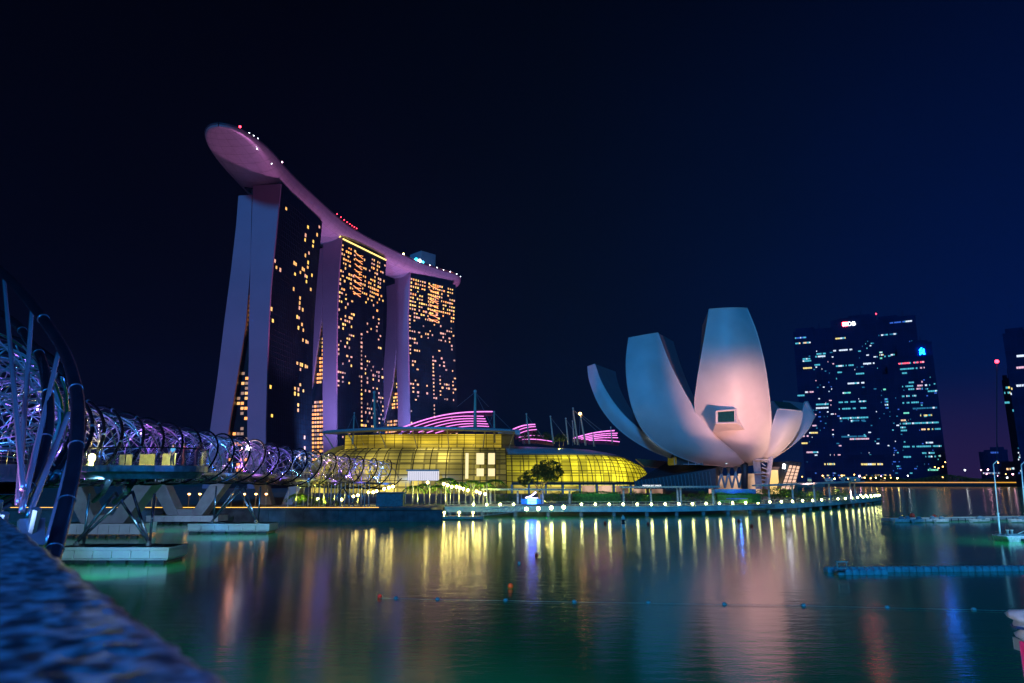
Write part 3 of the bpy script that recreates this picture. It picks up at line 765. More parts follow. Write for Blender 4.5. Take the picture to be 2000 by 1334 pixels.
def museum():
    root = empty('museum_building', (70, 212, LZ)); root.location = (0, 0, 0)
    tag(root, 'lotus shaped white museum with curved petals, pink floodlit at its centre', 'museum')
    # far left petal
    petal(root, [(1148, 716), (1152, 745), (1170, 790), (1200, 830), (1240, 862), (1290, 888), (1345, 904)], [(1162, 711), (1174, 745), (1197, 784), (1228, 820), (1268, 852), (1318, 880), (1372, 899)],
          [216, 213, 210, 208, 207, 207, 209], [213, 211, 208, 206, 205, 206, 209], (9, 15, 0), .6)
    # second petal, blue
    petal(root, [(1228, 660), (1223, 705), (1226, 755), (1238, 805), (1262, 848), (1305, 882), (1365, 905), (1432, 912)], [(1285, 650), (1306, 705), (1329, 752), (1356, 798), (1385, 838), (1415, 868), (1443, 890), (1458, 901)],
          [203, 200, 198, 197, 198, 200, 204, 209], [202, 199, 198, 197, 198, 200, 204, 209], (9, 15, .5), 2.2)
    # main petal
    petal(root, [(1385, 604), (1378, 650), (1369, 700), (1361, 750), (1357, 795), (1370, 832), (1398, 864), (1428, 889), (1448, 902)], [(1459, 602), (1478, 650), (1493, 710), (1502, 770), (1506, 820), (1504, 855), (1497, 880), (1484, 898), (1468, 906)],
          [192, 191, 191, 193, 196, 199, 202, 206, 210], [192, 191, 191, 193, 196, 199, 202, 206, 210], (1, 15, -1.5), 3.6)
    # right petal with skylight
    r4, b4, p4 = petal(root, [(1519, 798), (1513, 815), (1507, 835), (1500, 860), (1488, 884), (1470, 900)], [(1567, 803), (1565, 822), (1556, 846), (1540, 868), (1518, 888), (1490, 902)],
          [204, 203, 203, 204, 206, 210], [202, 202, 203, 204, 206, 210], (-.5, 5, 2.9), 1.3)
    q = MB(); c = [r4[0][0], r4[0][-1], b4[0][1], b4[0][0]]
    cc = sum((Vector(v) for v in c), Vector()) / 4
    q.add([cc.lerp(Vector(v), .84) + Vector((0, -.1, .25)) for v in c], [(0, 1, 2, 3)]); q.build('skylight', mat('skylight_glass', (.01, .10, .09), .12), p4)
    # far right petal
    petal(root, [(1570, 787), (1566, 812), (1556, 842), (1538, 866), (1512, 888), (1488, 901)], [(1590, 814), (1580, 836), (1563, 856), (1543, 873), (1520, 889), (1494, 903)],
          [214, 210, 208, 208, 209, 211], [208, 206, 206, 206, 208, 211], (-4, 7, 2), .5)
    q = MB(); f0 = atY(1578, 788, 211); f1 = atY(1592, 816, 208)
    q.hexa([atY(1570, 786, 213), atY(1577, 785, 213), atY(1592, 815, 208.5), atY(1588, 821, 208.5)], [atY(1571, 784, 216), atY(1578, 783, 216), atY(1593, 812, 213), atY(1590, 818, 213)])
    q.build('end_frame', M_WHITE, root)
    # low petals behind, seen between
    petal(root, [(1300, 800), (1320, 850), (1370, 885), (1430, 905)], [(1345, 790), (1372, 840), (1410, 875), (1450, 902)], [228, 224, 219, 214], [229, 225, 219, 214], (0, 8, 0), 1)
    # projecting window box on the main petal
    A = [atY(*p, 190.5) for p in ((1398, 803), (1438, 800), (1438, 826), (1398, 827))]
    Bk = [atY(*p, 198) for p in ((1402, 802), (1447, 793), (1466, 848), (1392, 844))]
    q = MB(); q.hexa([A[3], A[2], Bk[2], Bk[3]], [A[0], A[1], Bk[1], Bk[0]]); bx = q.build('window_box', M_WHITE, root)
    q = MB(); o = Vector((0, -.12, 0)); cc = sum(A, Vector()) / 4
    q.add([cc.lerp(v, .80) + o for v in (A[3], A[2], A[1], A[0])], [(0, 1, 2, 3)]); q.build('pane', mat('museum_pane', (.01, .07, .08), .1), bx)
    q = MB()
    for i in range(4): q.tube([cc.lerp(A[i], 1.0) + o * 2, cc.lerp(A[(i + 1) % 4], 1.0) + o * 2], .2, 6)
    q.build('frame', M_WHITE, bx)
    # belly joining the petals
    q = MB(); q.lathe([(2.5, 11.0), (8.0, 11.6), (12.5, 13.2), (15.0, 15.6)], (68, 219, 0), 24); q.build('belly', M_WHITE, root, smooth=True)
    # lit seam
    for p0, p1, Y in (((1268, 853), (1316, 879.5), 204.5), ((1396, 902), (1420, 905), 205)):
        q = MB(); q.tube([atY(*p0, Y), atY(*p1, Y)], .16, 6); q.build('light_strip', mat('seam_light', emit=(.6, .85, 1), es=2.0), root)
    # supports
    def bar(p0, p1, Y, r_, m=M_DGREY, name='column', Y1=None):
        q = MB(); q.tube([atY(*p0, Y), atY(*p1, Y1 or Y)], r_, 8); return q.build(name, m, root, smooth=True)
    bar((1455, 895), (1454, 955), 209, 1.0)
    bar((1506, 888), (1497, 955), 207, .75, mat('column_white', (.6, .56, .6), .5))
    q = MB(); q.hexa([atY(1476, 955, 205), atY(1489, 955, 205), atY(1489, 955, 209), atY(1476, 955, 209)], [atY(1468, 878, 205), atY(1483, 877, 205), atY(1483, 877, 209), atY(1468, 878, 209)]); q.build('stair_tower', M_CONC, root)
    for y in (898, 924): q = MB(); a = atY(1484, y, 205); q.box((a.x + .4, 205, a.z), (4.2, 2.6, .22)); q.build('landing', M_WHITE, root)
    q = MB()
    for k in range(7): q.tube([atY(1488, 897 + k * 8, 204), atY(1499 - (k % 2) * 4, 903 + k * 7, 204)], .14, 5)
    q.build('stair_flight', M_WHITE, root)
    for i, px in enumerate(range(1402, 1452, 14)):
        bar((px, 953), (px + 10, 908), 212, .32, M_POSTB, 'brace'); bar((px + 14, 953), (px + 3, 908), 212, .32, M_POSTB, 'brace')
    # dark sloping base hall to the left
    q = MB(); q.hexa([atY(1238, 955, 206), atY(1398, 955, 202), atY(1405, 955, 222), atY(1238, 955, 222)], [atY(1240, 940, 206), atY(1398, 915, 202), atY(1405, 905, 222), atY(1300, 905, 222)])
    q.build('base_hall', M_DGREY, root)
    q = MB()
    for k in range(22):
        px = 1243 + k * 7; q.tube([atY(px, 955, 201.5), atY(px - 4, 938 - k * .8, 201.5)], .14, 4)
    q.build('wall_ribs', mat('rib_blue', (.12, .2, .24), .5), root)
    q = MB(); q.box((atY(1338, 895, 207).x, 207, 14.2), (8.2, 7, 5.6), .15); q.build('lift_house', mat('lift_glass', (.02, .06, .07), .15), root)
    q = MB(); c = (atY(1338, 895, 207).x, 207, 14.2)
    for k in range(5): q.box((c[0] - 4.1 + k * 2.05, 203.3, 14.2), (.16, .16, 5.8))
    for k in range(3): q.box((c[0], 203.3, 11.6 + k * 2.6), (8.4, .16, .16))
    q.build('lift_house_frame', M_ROOFB, root)
    # lit rooms under the belly and slanted glass entrance
    q = MB(); a = atY(1424, 935, 216); q.box((a.x + 3, 216, 5.6), (19, .3, 5.5)); q.build('lobby_window', lit_shop, root)
    q = MB(); a = atY(1470, 935, 216); q.box((a.x, 215.5, 6.0), (9, .3, 6.0)); q.build('lobby_window', lit_shop, root)
    A = [atY(1523, 956, 206), atY(1550, 956, 204), atY(1564, 904, 204), atY(1543, 901, 206)]
    q = MB(); q.hexa([A[0], A[1], A[1] + Vector((-2, 9, 0)), A[0] + Vector((-2, 9, 0))], [A[3], A[2], A[2] + Vector((-2, 9, 0)), A[3] + Vector((-2, 9, 0))]); en = q.build('glass_entrance', M_DGREY, root)
    q = MB(); o = Vector((0, -.15, 0)); q.add([A[0] + o, A[1] + o, A[1].lerp(A[2], .88) + o, A[0].lerp(A[3], .88) + o], [(0, 1, 2, 3)]); q.build('lit_glass', mat('entrance_glow', emit=(1, .58, .34), es=.9), en)
    q = MB(); o = Vector((0, -.3, 0))
    for k in range(4): t = k / 3; q.tube([A[0].lerp(A[1], t) + o, A[3].lerp(A[2], t) + o], .13, 5)
    for k in range(9): t = k / 8; q.tube([A[0].lerp(A[3], t) + o, A[1].lerp(A[2], t) + o], .09, 5)
    q.build('frame', M_TDARK, en)
    q = MB(); a = atY(1512, 940, 208); q.box((a.x, 208, 6.5), (2.6, .3, 7)); q.build('lit_panel', mat('amber_panel', emit=(1, .62, .12), es=1.0), root)
    q = MB(); a = atY(1529, 911, 206.5); q.box((a.x, 205.6, a.z), (.7, .2, 1.3), ry=.25); q.build('sign_panel', M_WHITEL, root)
    q = MB(); a = atY(1515, 925, 212); q.box((a.x + 1, 213, 7), (9, 6, 8)); q.build('rear_block', mat('brownish', (.18, .12, .09), .7), root)
M_POSTB = mat('blue_post', (.35, .48, .52), .45)
museum()

# ================================================================== HELIX FOOTBRIDGE
AX = catmull([(-4.0, 5.5, 0), (-8.4, 10, 0), (-12.4, 15, 0), (-20, 25, 0), (-27.3, 37, 0), (-34.1, 51, 0), (-37.7, 65, 0), (-40.2, 82, 0), (-41.2, 101.6, 0), (-40.0, 125, 0), (-34.5, 150, 0), (-29, 165, 0)], 24)
AL = [0]
for a, b in zip(AX, AX[1:]): AL.append(AL[-1] + (b - a).length)
def axis(s_):
    s_ = max(0, min(AL[-1] - 1e-4, s_)); lo, hi = 0, len(AL) - 1
    while hi - lo > 1:
        m_ = (lo + hi) // 2
        if AL[m_] <= s_: lo = m_
        else: hi = m_
    t = (s_ - AL[lo]) / (AL[hi] - AL[lo]); p = AX[lo].lerp(AX[hi], t); d = (AX[hi] - AX[lo]).normalized()
    y = p.y; k = max(0, min(1, (y - 14) / 32)); k = k * k * (3 - 2 * k)
    dk = 6.9 + 1.1 * k - 1.7 * max(0, min(1, (y - 105) / 60))
    return Vector((p.x, p.y, dk)), d, Vector((d.y, -d.x, 0))
def ring_pt(s_, al, r_):
    p, d, n_ = axis(s_); return p + Vector((0, 0, 2.0)) + n_ * (r_ * math.cos(al)) + Vector((0, 0, r_ * math.sin(al)))
S0, S1, PITCHM, RO, RI = 21.0, AL[-1], 18.6, 3.45, 3.0
M_ROD = mat('brushed_rod', (.60, .58, .66), .28, metal=.45, var=.1)
def near_tubes(root):
    for P_ in ([(-60, 485, 23), (0, 528, 19.5), (60, 592, 17), (122, 680, 14.8), (148, 760, 13.4), (152, 820, 12.6), (146, 900, 11.9), (135, 960, 11.4), (118, 1030, 10.9), (105, 1080, 10.5), (88, 1140, 10.0)],
               [(-50, 590, 26), (0, 612, 23), (34, 635, 21), (56, 666, 19), (76, 691, 17.5), (90, 735, 16), (94, 790, 14.8), (92, 840, 14.2), (76, 905, 13.6), (52, 955, 13.0), (35, 985, 12.8)]):
        c = catmull([atY(px, py, d) for px, py, d in P_], 8)
        q = MB(); q.tube(c, .118, 16); tb = q.build('outer_tube', M_STEELD, root, smooth=True)
        for i in range(6, len(c) - 4, 13): q = MB(); q.tube([c[i], c[i].lerp(c[i + 1], .12)], .130, 16); q.build('flange', mat('flange_blue', (.16, .32, .42), .3, metal=.6), tb, smooth=True)
def helix():
    root = empty('helix_footbridge'); tag(root, 'steel helix footbridge in violet and blue light curving from the stone parapet', 'footbridge')
    PH0 = R(-38)
    near_tubes(root)
    def oa(s_, k): return PH0 + 2 * math.pi * ((s_ - S0) / PITCHM) + k * math.pi * 2 / 3
    def ia(s_, k): return -2 * math.pi * ((s_ - S0) / 21.0) + k * 2 * math.pi / 5 + .5
    for k in range(3):
        pts = []; s_ = S0
        while s_ <= S1: pts.append(ring_pt(s_, oa(s_, k), RO)); s_ += .6
        q = MB(); q.tube(pts, .13, 12); tb = q.build('outer_tube', M_STEELD, root, smooth=True)
        s_ = S0 + .2
        while s_ < 78:
            q = MB(); q.tube([ring_pt(s_, oa(s_, k), RO), ring_pt(s_ + .12, oa(s_ + .12, k), RO)], .155, 12)
            q.build('flange', mat('flange_blue', (.16, .32, .42), .3, metal=.6), tb, smooth=True); s_ += 3.0
    for k in range(5):
        pts = []; s_ = S0
        while s_ <= S1: pts.append(ring_pt(s_, ia(s_, k), RI)); s_ += .6
        q = MB(); q.tube(pts, .07, 8); q.build('inner_tube', M_STEEL, root, smooth=True)
    rods = []
    for k in range(3):
        s_ = S0 + .4
        while s_ < S1 - 2:
            a = oa(s_, k); P0 = ring_pt(s_, a, RO - .12)
            if math.sin(a) * RO + 1.7 > -.3:
                for da, ds in (((1.5, -2.2), (-1.5, 1.2), (2.4, .6)) if s_ < 50 else ((1.6, -2.6),)):
                    b = a + da
                    if s_ + ds < S0: continue
                    P1 = ring_pt(s_ + ds, b, RI)
                    if P1.z < axis(s_)[0].z - .2: continue
                    rods.append((s_, P0, P1))
            s_ += 1.75 if s_ < 40 else 2.6
        s_ += 0
    rods.sort(key=lambda r_: r_[0])
    for s_, a, b in rods[:100]:
        q = MB(); v = (b - a).normalized(); q.tube([a + v * .12, a + v * .4, b - v * .3, b], .030, 6); q.build('strut', M_ROD, root, smooth=True)
    q = MB()
    for s_, a, b in rods[100:]: q.tube([a, b], .032, 5)
    o = q.build('far_struts', M_ROD, root); o['kind'] = 'stuff'
    # mesh canopy hoops
    s_ = S0 + 4
    while s_ < S1:
        q = MB(); q.tube([ring_pt(s_, R(-20) + R(220) * i / 14, RI - .1) for i in range(15)], .04, 5); 
        hp = [ring_pt(s_, R(-15) + R(210) * i / 14, RI - .1) for i in range(15)]
        q.tube(hp, .055, 6); pc, dc, nc = axis(s_ + .8); hub = pc + Vector((0, 0, .9)) - nc * 1.2
        for i in range(1, 13, 2): q.tube([hp[i], hub + nc * (.25 * i - 1.4)], .028, 4)
        for i in (3, 6, 9): q.tube([hp[i], ring_pt(s_ - 2.6, R(-15) + R(210) * (i + 2) / 14, RI - .1)], .03, 4)
        q.build('canopy_hoop', M_ROD, root); s_ += 6.17
    # deck
    rows = []; und = []; s_ = S0 - 4
    while s_ <= S1:
        p, d, n_ = axis(s_); rows.append([p + n_ * -2.2, p + n_ * 2.2]); und.append((p, n_)); s_ += 1.5
    q = MB(); q.grid(rows); q.grid([[b - Vector((0, 0, .35)), a - Vector((0, 0, .35))] for a, b in rows])
    q.grid([[a - Vector((0, 0, .35)), a] for a, b in rows]); q.grid([[b, b - Vector((0, 0, .35))] for a, b in rows]); q.build('walkway', mat('walkway_metal', (.22, .24, .28), .4, metal=.3), root)
    q = MB()
    for sg in (-1, 1):
        for lv in (.12, .35, .58, .81, 1.1): q.tube([p + n_ * 2.1 * sg + Vector((0, 0, lv)) for p, n_ in und], .022 if lv < 1 else .04, 5)
        for p, n_ in und: q.tube([p + n_ * 2.1 * sg, p + n_ * 2.1 * sg + Vector((0, 0, 1.1))], .03, 5)
    q.build('railing', M_STEEL, root)
    # truss under the walkway
    q = MB()
    for i in range(0, len(und) - 2, 2):
        p, n_ = und[i]; p2, n2 = und[i + 2]; dz = Vector((0, 0, -1.25))
        q.tube([p + n_ * 2, p2 + n2 * .6 + dz], .05, 5); q.tube([p - n_ * 2, p2 - n2 * .6 + dz], .05, 5)
        q.tube([p + n_ * .8 + dz, p2 - n2 * .8 + dz], .05, 5); q.tube([p + n_ * 2 + Vector((0, 0, -.35)), p + n_ * .6 + dz, p - n_ * .6 + dz, p - n_ * 2 + Vector((0, 0, -.35))], .06, 5)
    for sg in (-1, 1): q.tube([p + n_ * .9 * sg + Vector((0, 0, -1.25)) for p, n_ in und], .08, 6)
    q.build('underdeck_truss', mat('truss_steel', (.15, .17, .2), .3, metal=.8), root)
    # violet lights along the bridge
    q = MB(); s_ = S0 + 16; c = 0
    while s_ < S1:
        p, d, n_ = axis(s_); z = Vector((0, 0, 3.9)); q.ball(p + z - n_ * .5, .07, 6)
        cl = [(.28, .15, 1), (.07, .30, 1), (.60, .17, 1)][c % 3]
        uplight(p + Vector((0, 0, .2)) - n_ * 1.2, cl, 620 + 13 * s_, 160, 'bridge_light'); uplight(p + Vector((0, 0, -1.4)) + n_ * 2.8, cl, 120 + 4 * s_, 150, 'bridge_light')
        c += 1; s_ += 7.5 if s_ < 60 else 11
    q.build('lamp', mat('violet_lamp', emit=(.6, .4, 1), es=12), root)
    # abutment node on the bank
    q = MB()
    for i in range(9):
        a = Vector((-7.6 + random.uniform(-.5, .6), 10.6 + random.uniform(-.3, .3), 5.9 + random.uniform(-.6, .5)))
        q.box(a, (.32, .12, .4), random.uniform(0, 3), random.uniform(-.5, .5)); q.tube([a, a + Vector((.1, -.1, .35))], .07, 8)
    q.build('anchor_plates', mat('galvanised', (.3, .42, .5), .35, metal=.7), root)
helix()
# long struts fanning up from the abutment to the nearest tube
M_FAN = mat('satin_rod', (.72, .62, .78), .22, metal=.55, var=.05)
uplight((-9.6, 11.2, 5.6), (.75, .35, 1), 800, 120, 'fan_fill'); uplight((-7.2, 9.0, 5.4), (.45, .55, 1), 160, 120, 'fan_fill')  # fill spots added to brighten the fan struts
def bridge_fans():
    root = [o for o in COL.objects if o.name.startswith('helix_footbridge')][0]
    PH0 = R(-38)
    for i, (tp, bp) in enumerate((((8, 545), (45, 955)), ((63, 600), (35, 985)), ((114, 690), (42, 1000)), ((134, 808), (55, 1010)), ((135, 900), (92, 1060)))):
        a = atY(*tp, [21, 18.5, 16.5, 15, 13.6][i]); b = atY(*bp, 12.0 + .5 * (i % 2))
        q = MB(); v = (b - a).normalized(); q.tube([a, a + v * .25, b - v * .3, b], [.03, .055, .055, .03][0] + .022, 10); q.build('fan_strut', M_FAN, root, smooth=True)
bridge_fans()
light('AREA', 'near_tube_fill', (-6, 7, 11), (.10, .24, 1), 260, target=(-14, 17, 8), size=1.5)  # unseen fill lamp from above, aimed at the near tubes

# viewing pod
def pod():
    root = empty('viewing_pod', (-28.2, 52, 8.0), R(-36)); tag(root, 'oval viewing platform with glass balustrade cantilevered off the helix bridge', 'viewing platform')
    def ell(a, b, n=48, z=0): return [Vector((a * math.cos(2 * math.pi * i / n), b * math.sin(2 * math.pi * i / n), z)) for i in range(n)]
    q = MB()
    A = ell(6.6, 4.3); B = ell(6.0, 3.7)
    q.v = []
    for z, E in ((0, A), (-.42, A), (-.44, ell(6.3, 4.0)), (-.9, B)): q.v += [tuple(p + Vector((0, 0, z))) for p in E]
    n = 48
    for k in range(3): q.f += [(k * n + i, k * n + (i + 1) % n, (k + 1) * n + (i + 1) % n, (k + 1) * n + i) for i in range(n)]
    q.f += [tuple(range(n)), tuple(reversed(range(3 * n, 4 * n)))]; q.m = [0] * len(q.f)
    q.build('platform', mat('pod_steel', (.42, .52, .60), .25, metal=.3), root)
    g = ell(6.4, 4.1)
    gi = list(range(-24, 14))
    for j in range(0, len(gi) - 3, 3):
        q = MB(); ps = [g[i % 48] for i in gi[j:j + 4]]
        q.grid([[p + Vector((0, 0, .06)), p + Vector((0, 0, 1.12))] for p in ps]); q.build('glass_panel', M_GLASS, root, smooth=True)
        q = MB(); q.tube([ps[0], ps[0] + Vector((0, 0, 1.2))], .035, 6); q.build('post', M_STEEL, root)
    q = MB(); q.tube([g[i % 48] + Vector((0, 0, 1.2)) for i in gi], .045, 8); q.build('handrail', M_STEELD, root, smooth=True)
    q = MB(); q.lathe([(.12, 0), (.12, .35), (.2, .4), (.2, .75), (.1, .85)], (-.3, -3.0, 0), 12); q.build('floor_lamp', M_GLOBEY, root, smooth=True)
    for x_, w_ in ((-4.4, 1.9), (-2.0, 2.3), (.5, 1.8)): q = MB(); q.box((x_, 2.4 - .35 * abs(x_) ** .8, .55), (w_, .12, .95)); q.build('glow_panel', mat('glow_yellow', (.62, .62, .30), .4), root)  # yellow panels added for the glow behind the balustrade glass
    # cantilever arms
    for dx in (-3, 0.6):
        q = MB(); q.tube([(dx - 6, 1.2, -2.7), (dx - 1, -.3, -1.9), (dx + 4, -2.2, -1.0)], .2, 8); q.tube([(dx - 6, 1.2, -1.4), (dx + 4, -2.2, -.95)], .12, 8)
        q.tube([(dx - 2, 0, -2.05), (dx - 3, .3, -.9)], .1, 6); q.build('cantilever_arm', M_STEELD, root, smooth=True)
    return root
pod()
light('POINT', 'pod_light', (-28.0, 50.4, 8.9), (1, .88, .25), 420, shadow_soft_size=.07)
light('POINT', 'pod_light', (-24.6, 49.1, 9.4), (1, .75, .8), 75, shadow_soft_size=.05)  # soft fill added to brighten the people by the rail
light('POINT', 'pod_light', (-25.0, 52.8, 9.0), (.9, .9, .35), 90, shadow_soft_size=.07)
light('POINT', 'pod_light', (-31.0, 53.5, 9.0), (1, .8, .25), 90, shadow_soft_size=.07)

def pier(px0, px1, ytop, ybot, apex, bases, vert, label, Yf=None):
    a = atZ(px0, ybot, 0); b = atZ(px1, ybot, 0); Y = (a.y + b.y) / 2 if Yf is None else Yf
    w_ = (px1 - px0) / FPX * Y; cxp = (px0 + px1) / 2; X = xat(cxp, Y); top = zat(ytop, Y)
    root = empty('bridge_pier', (X, Y + 1.8, 0)); tag(root, label, 'pier', 'pale pile caps with steel legs carrying the helix bridge')
    q = MB(); nb = 6
    for i in range(nb):
        xx = -w_ / 2 + w_ * (i + .5) / nb
        q.box((xx, 0, top / 2 + .2), (w_ / nb - .05, 3.6, top - .4 + .0))
    q.box((0, 0, top - .14), (w_ + .0, 3.7, .28)); q.box((0, 0, top / 2), (w_ - .3, 3.3, top - .5)); q.build('pile_cap', M_CONCW, root, bevel=.05)
    q = MB()
    for i in range(nb):
        q.box((-w_ / 2 + w_ * (i + .5) / nb, -1.75, .12), (w_ / nb * .62, .35, .3))
    q.box((0, 0, .05), (w_ - .6, 3.0, .3)); q.build('fender_slots', M_DGREY, root)
    for bp in bases:
        lx = xat(bp, Y) - X
        q = MB(); q.lathe([(.28, top), (.28, top + .22), (.16, top + .24), (.16, top + .4)], (lx, -.4, 0), 12); q.build('bearing', mat('bearing_steel', (.7, .68, .7), .25, metal=.9), root)
        for ax, ay, dy in apex:
            q = MB(); A = Vector((xat(ax, Y) - X, dy, zat(ay, Y)))
            q.tube([(lx, -.4, top + .3), tuple(Vector((lx, -.4, top + .3)).lerp(A, .5)), tuple(A)], .13, 10); q.build('leg', M_STEELL, root, smooth=True)
    for vx, y0 in vert:
        lx = xat(vx, Y) - X; q = MB(); q.tube([(lx, .3, top), (lx, .3, zat(y0, Y))], .12, 8); q.build('leg', M_STEELL, root, smooth=True)
    return root
M_STEELL = mat('leg_steel', (.30, .36, .46), .25, metal=.85)
light('SPOT', 'pier_fill', (-28, 47, 7.0), (.35, .75, 1), 5200, target=(-33, 58, 1.0), spot_size=R(75), spot_blend=.8, shadow_soft_size=.2)  # these four spots are added to brighten the pile caps and piers
light('SPOT', 'pier_fill', (-31, 80, 7.2), (.25, .65, 1), 5200, target=(-37, 91, 1.0), spot_size=R(75), spot_blend=.8, shadow_soft_size=.2)
light('SPOT', 'pier_fill', (-52, 66, 6.2), (.35, .55, 1), 5000, target=(-48, 86, 2.0), spot_size=R(100), spot_blend=.8, shadow_soft_size=.2)
light('SPOT', 'pier_fill', (-46, 92, 6.2), (.35, .5, 1), 6000, target=(-53, 112, 2.0), spot_size=R(100), spot_blend=.8, shadow_soft_size=.2)
pier(127, 341, 1069, 1101, ((212, 962, -.5), (228, 960, .9)), (146, 287), ((281, 965), (150, 965)), 'nearest pale pile cap with leaning steel legs, below the viewing platform')
pier(376, 531, 1023, 1042, ((456, 950, -.3), (463, 950, .8)), (413, 498), ((411, 950), (499, 950)), 'second pile cap with steel legs, in the middle of the footbridge')
pier(615, 718, 1002, 1016, ((666, 951, 0),), (641, 696), ((635, 950), (705, 950)), 'farthest small pile cap, near the sea wall')

# ================================================================== ROAD BRIDGE behind
def roadbridge():
    root = empty('road_bridge'); tag(root, 'concrete road bridge with V shaped piers behind the helix footbridge', 'bridge')
    pts = catmull([(-46, 40, 0), (-50, 66, 0), (-53, 90, 0), (-54.5, 115, 0), (-56, 150, 0), (-62, 190, 0)], 8)
    rows = []
    for i, p in enumerate(pts):
        a = pts[max(0, i - 1)]; b = pts[min(len(pts) - 1, i + 1)]; d = (b - a).normalized(); n_ = Vector((d.y, -d.x, 0))
        pr = [(-9, 8.2), (9, 8.2), (9.1, 7.6), (8.2, 7.3), (5.5, 6.5), (-5.5, 6.5), (-8.2, 7.3), (-9, 7.6), (-9, 8.2)]
        rows.append([p + n_ * (x_ - 3) + Vector((0, 0, z_)) for x_, z_ in pr])
    q = MB(); q.grid(rows); q.build('deck_girder', M_CONC, root)
    for (px0, px1, yw, yt) in ((140, 300, 1050, 1021), (305, 442, 1024, 1006), (505, 590, 1008, 1000)):
        Y = atZ(px0, yw, 0).y + 2; X0, X1 = xat(px0, Y), xat(px1, Y); top = zat(yt, Y)
        q = MB(); nb = 8
        for i in range(nb): q.box((lerp(X0, X1, (i + .5) / nb), Y, top / 2 + .2), ((X1 - X0) / nb - .05, 4, top - .4))
        q.box(((X0 + X1) / 2, Y, top - .12), (X1 - X0, 4.1, .24)); cap = q.build('pile_cap', M_CONCW, root)
        q = MB()
        for i in range(nb): q.box((lerp(X0, X1, (i + .5) / nb), Y - 1.95, .1), ((X1 - X0) / nb * .6, .35, .28))
        q.build('fender_slots', M_DGREY, cap)
        m_ = (X0 + X1) / 2; w_ = (X1 - X0)
        for sg in (-1, 1):
            q = MB(); bx = m_ + sg * w_ * .16; tx = m_ + sg * w_ * .44
            q.hexa([(bx - 1.0, Y - 1.3, top), (bx + 1.0, Y - 1.3, top), (bx + 1.0, Y + 1.3, top), (bx - 1.0, Y + 1.3, top)], [(tx - 1.3, Y - 1.3, 6.6), (tx + 1.3, Y - 1.3, 6.6), (tx + 1.3, Y + 1.3, 6.6), (tx - 1.3, Y + 1.3, 6.6)])
            q.build('pier_arm', M_CONC, root, bevel=.08)
        q = MB(); q.box((m_, Y, top + .5), (w_ * .4, 2.4, 1.0)); q.build('pier_foot', M_CONC, root)
roadbridge()

# lit promenade edge, added as a glowing strip, and lamps beneath the bridges
q = MB(); q.box((-55, 121.2, 2.40), (64, .08, .06)); tag(q.build('lit_edge_glow', M_ORANGE), 'thin orange glow for the lit promenade edge on top of the sea wall', 'light strip')
def amber_post(i, px, Y, h, proto=[None]):
    if proto[0] is None:
        r_ = empty('promenade_lamp'); q = MB(); q.tube([(0, 0, 0), (0, 0, 2.2)], .07, 8, r1=.05); q.build('post', mat('amber_post', (.6, .45, .2), .5), r_)
        q = MB(); q.lathe([(.05, 2.2), (.22, 2.3), (.22, 2.42), (.05, 2.5)], (0, 0, 0), 12); q.build('lamp_head', M_ORANGEB, r_); proto[0] = r_
        tag(r_, 'short amber promenade lamp behind the sea wall, seen under the bridges', 'lamp', 'amber promenade lamps'); o = r_
    else: o = copy_tree(proto[0])
    o.location = (xat(px, Y), Y, LZ)
for i, px in enumerate((301, 309, 372, 393, 455, 480, 502, 522)): amber_post(i, px, 126, 2.2)
light('AREA', 'under_bridge_amber', (-52, 128, 5), (1, .5, .1), 350, target=(-52, 134, 2), size=20)

# ================================================================== PROMENADE: white poles, festoon globes, palms
pole = None
pxs = [565, 581, 595, 604, 611, 617, 626, 634, 642, 648, 655, 661, 667, 675, 684, 691, 701, 707, 714, 722, 793, 807, 817, 830, 840, 853, 862, 871, 880, 887, 897, 910, 919, 926, 936, 943, 951]
for i, px in enumerate(pxs):
    Y = 128 + (i % 3) * 3.5 if px < 740 else 140 + (i % 3) * 4
    if pole is None:
        pole = o = empty('flag_pole'); q = MB(); q.tube([(0, 0, 0), (0, 0, 2.2), (0, 0, 4.4)], .10, 8, r1=.06); q.build('shaft', M_POSTW, pole, smooth=True)
        q = MB(); q.lathe([(.22, 0), (.22, .12), (.12, .15)], (0, 0, 0), 10); q.build('base', M_CONC, pole)
        tag(pole, 'slim white pole in the row among the palms behind the sea wall', 'pole', 'slim white promenade poles')
    else: o = copy_tree(pole)
    o.location = (xat(px, Y), Y, LZ); o.scale.z = (1.0 if px < 740 else 1.05) * random.uniform(.9, 1.05)
fest = [(925, 935), (890, 945), (850, 955), (785, 975), (755, 985), (715, 985), (625, 1010), (585, 1020), (485, 1055), (280, 1090), (1225, 900), (1365, 912), (1400, 925), (1435, 937), (1475, 937), (1505, 945), (1535, 955), (1575, 967), (1650, 978), (1680, 990), (1725, 1000)]
gp = None
for i, (cx_, cy_) in enumerate(fest):
    px, py = 560 + cx_ / 4.448, 740 + cy_ / 4.448; Y = 137 + (i % 2) * 2; z = zat(py, Y)
    if gp is None:
        gp = o = empty('globe_lamp'); q = MB(); q.tube([(0, 0, -1.0), (0, 0, -.2)], .05, 6); q.build('stem', M_POSTW, gp)
        q = MB(); q.ball((0, 0, 0), .26, 10); q.build('globe', M_GLOBEY, gp, smooth=True)
        tag(gp, 'round yellow lamp in the festoon line strung among the palms', 'lamp', 'festoon of yellow globe lamps')
        cable_pts = []
    else: o = copy_tree(gp)
    o.location = (xat(px, Y), Y, max(z, LZ + 1.1)); 
M_PALM = mat('palm_leaf', (.13, .26, .03), .5, var=.35, vs=2.0)
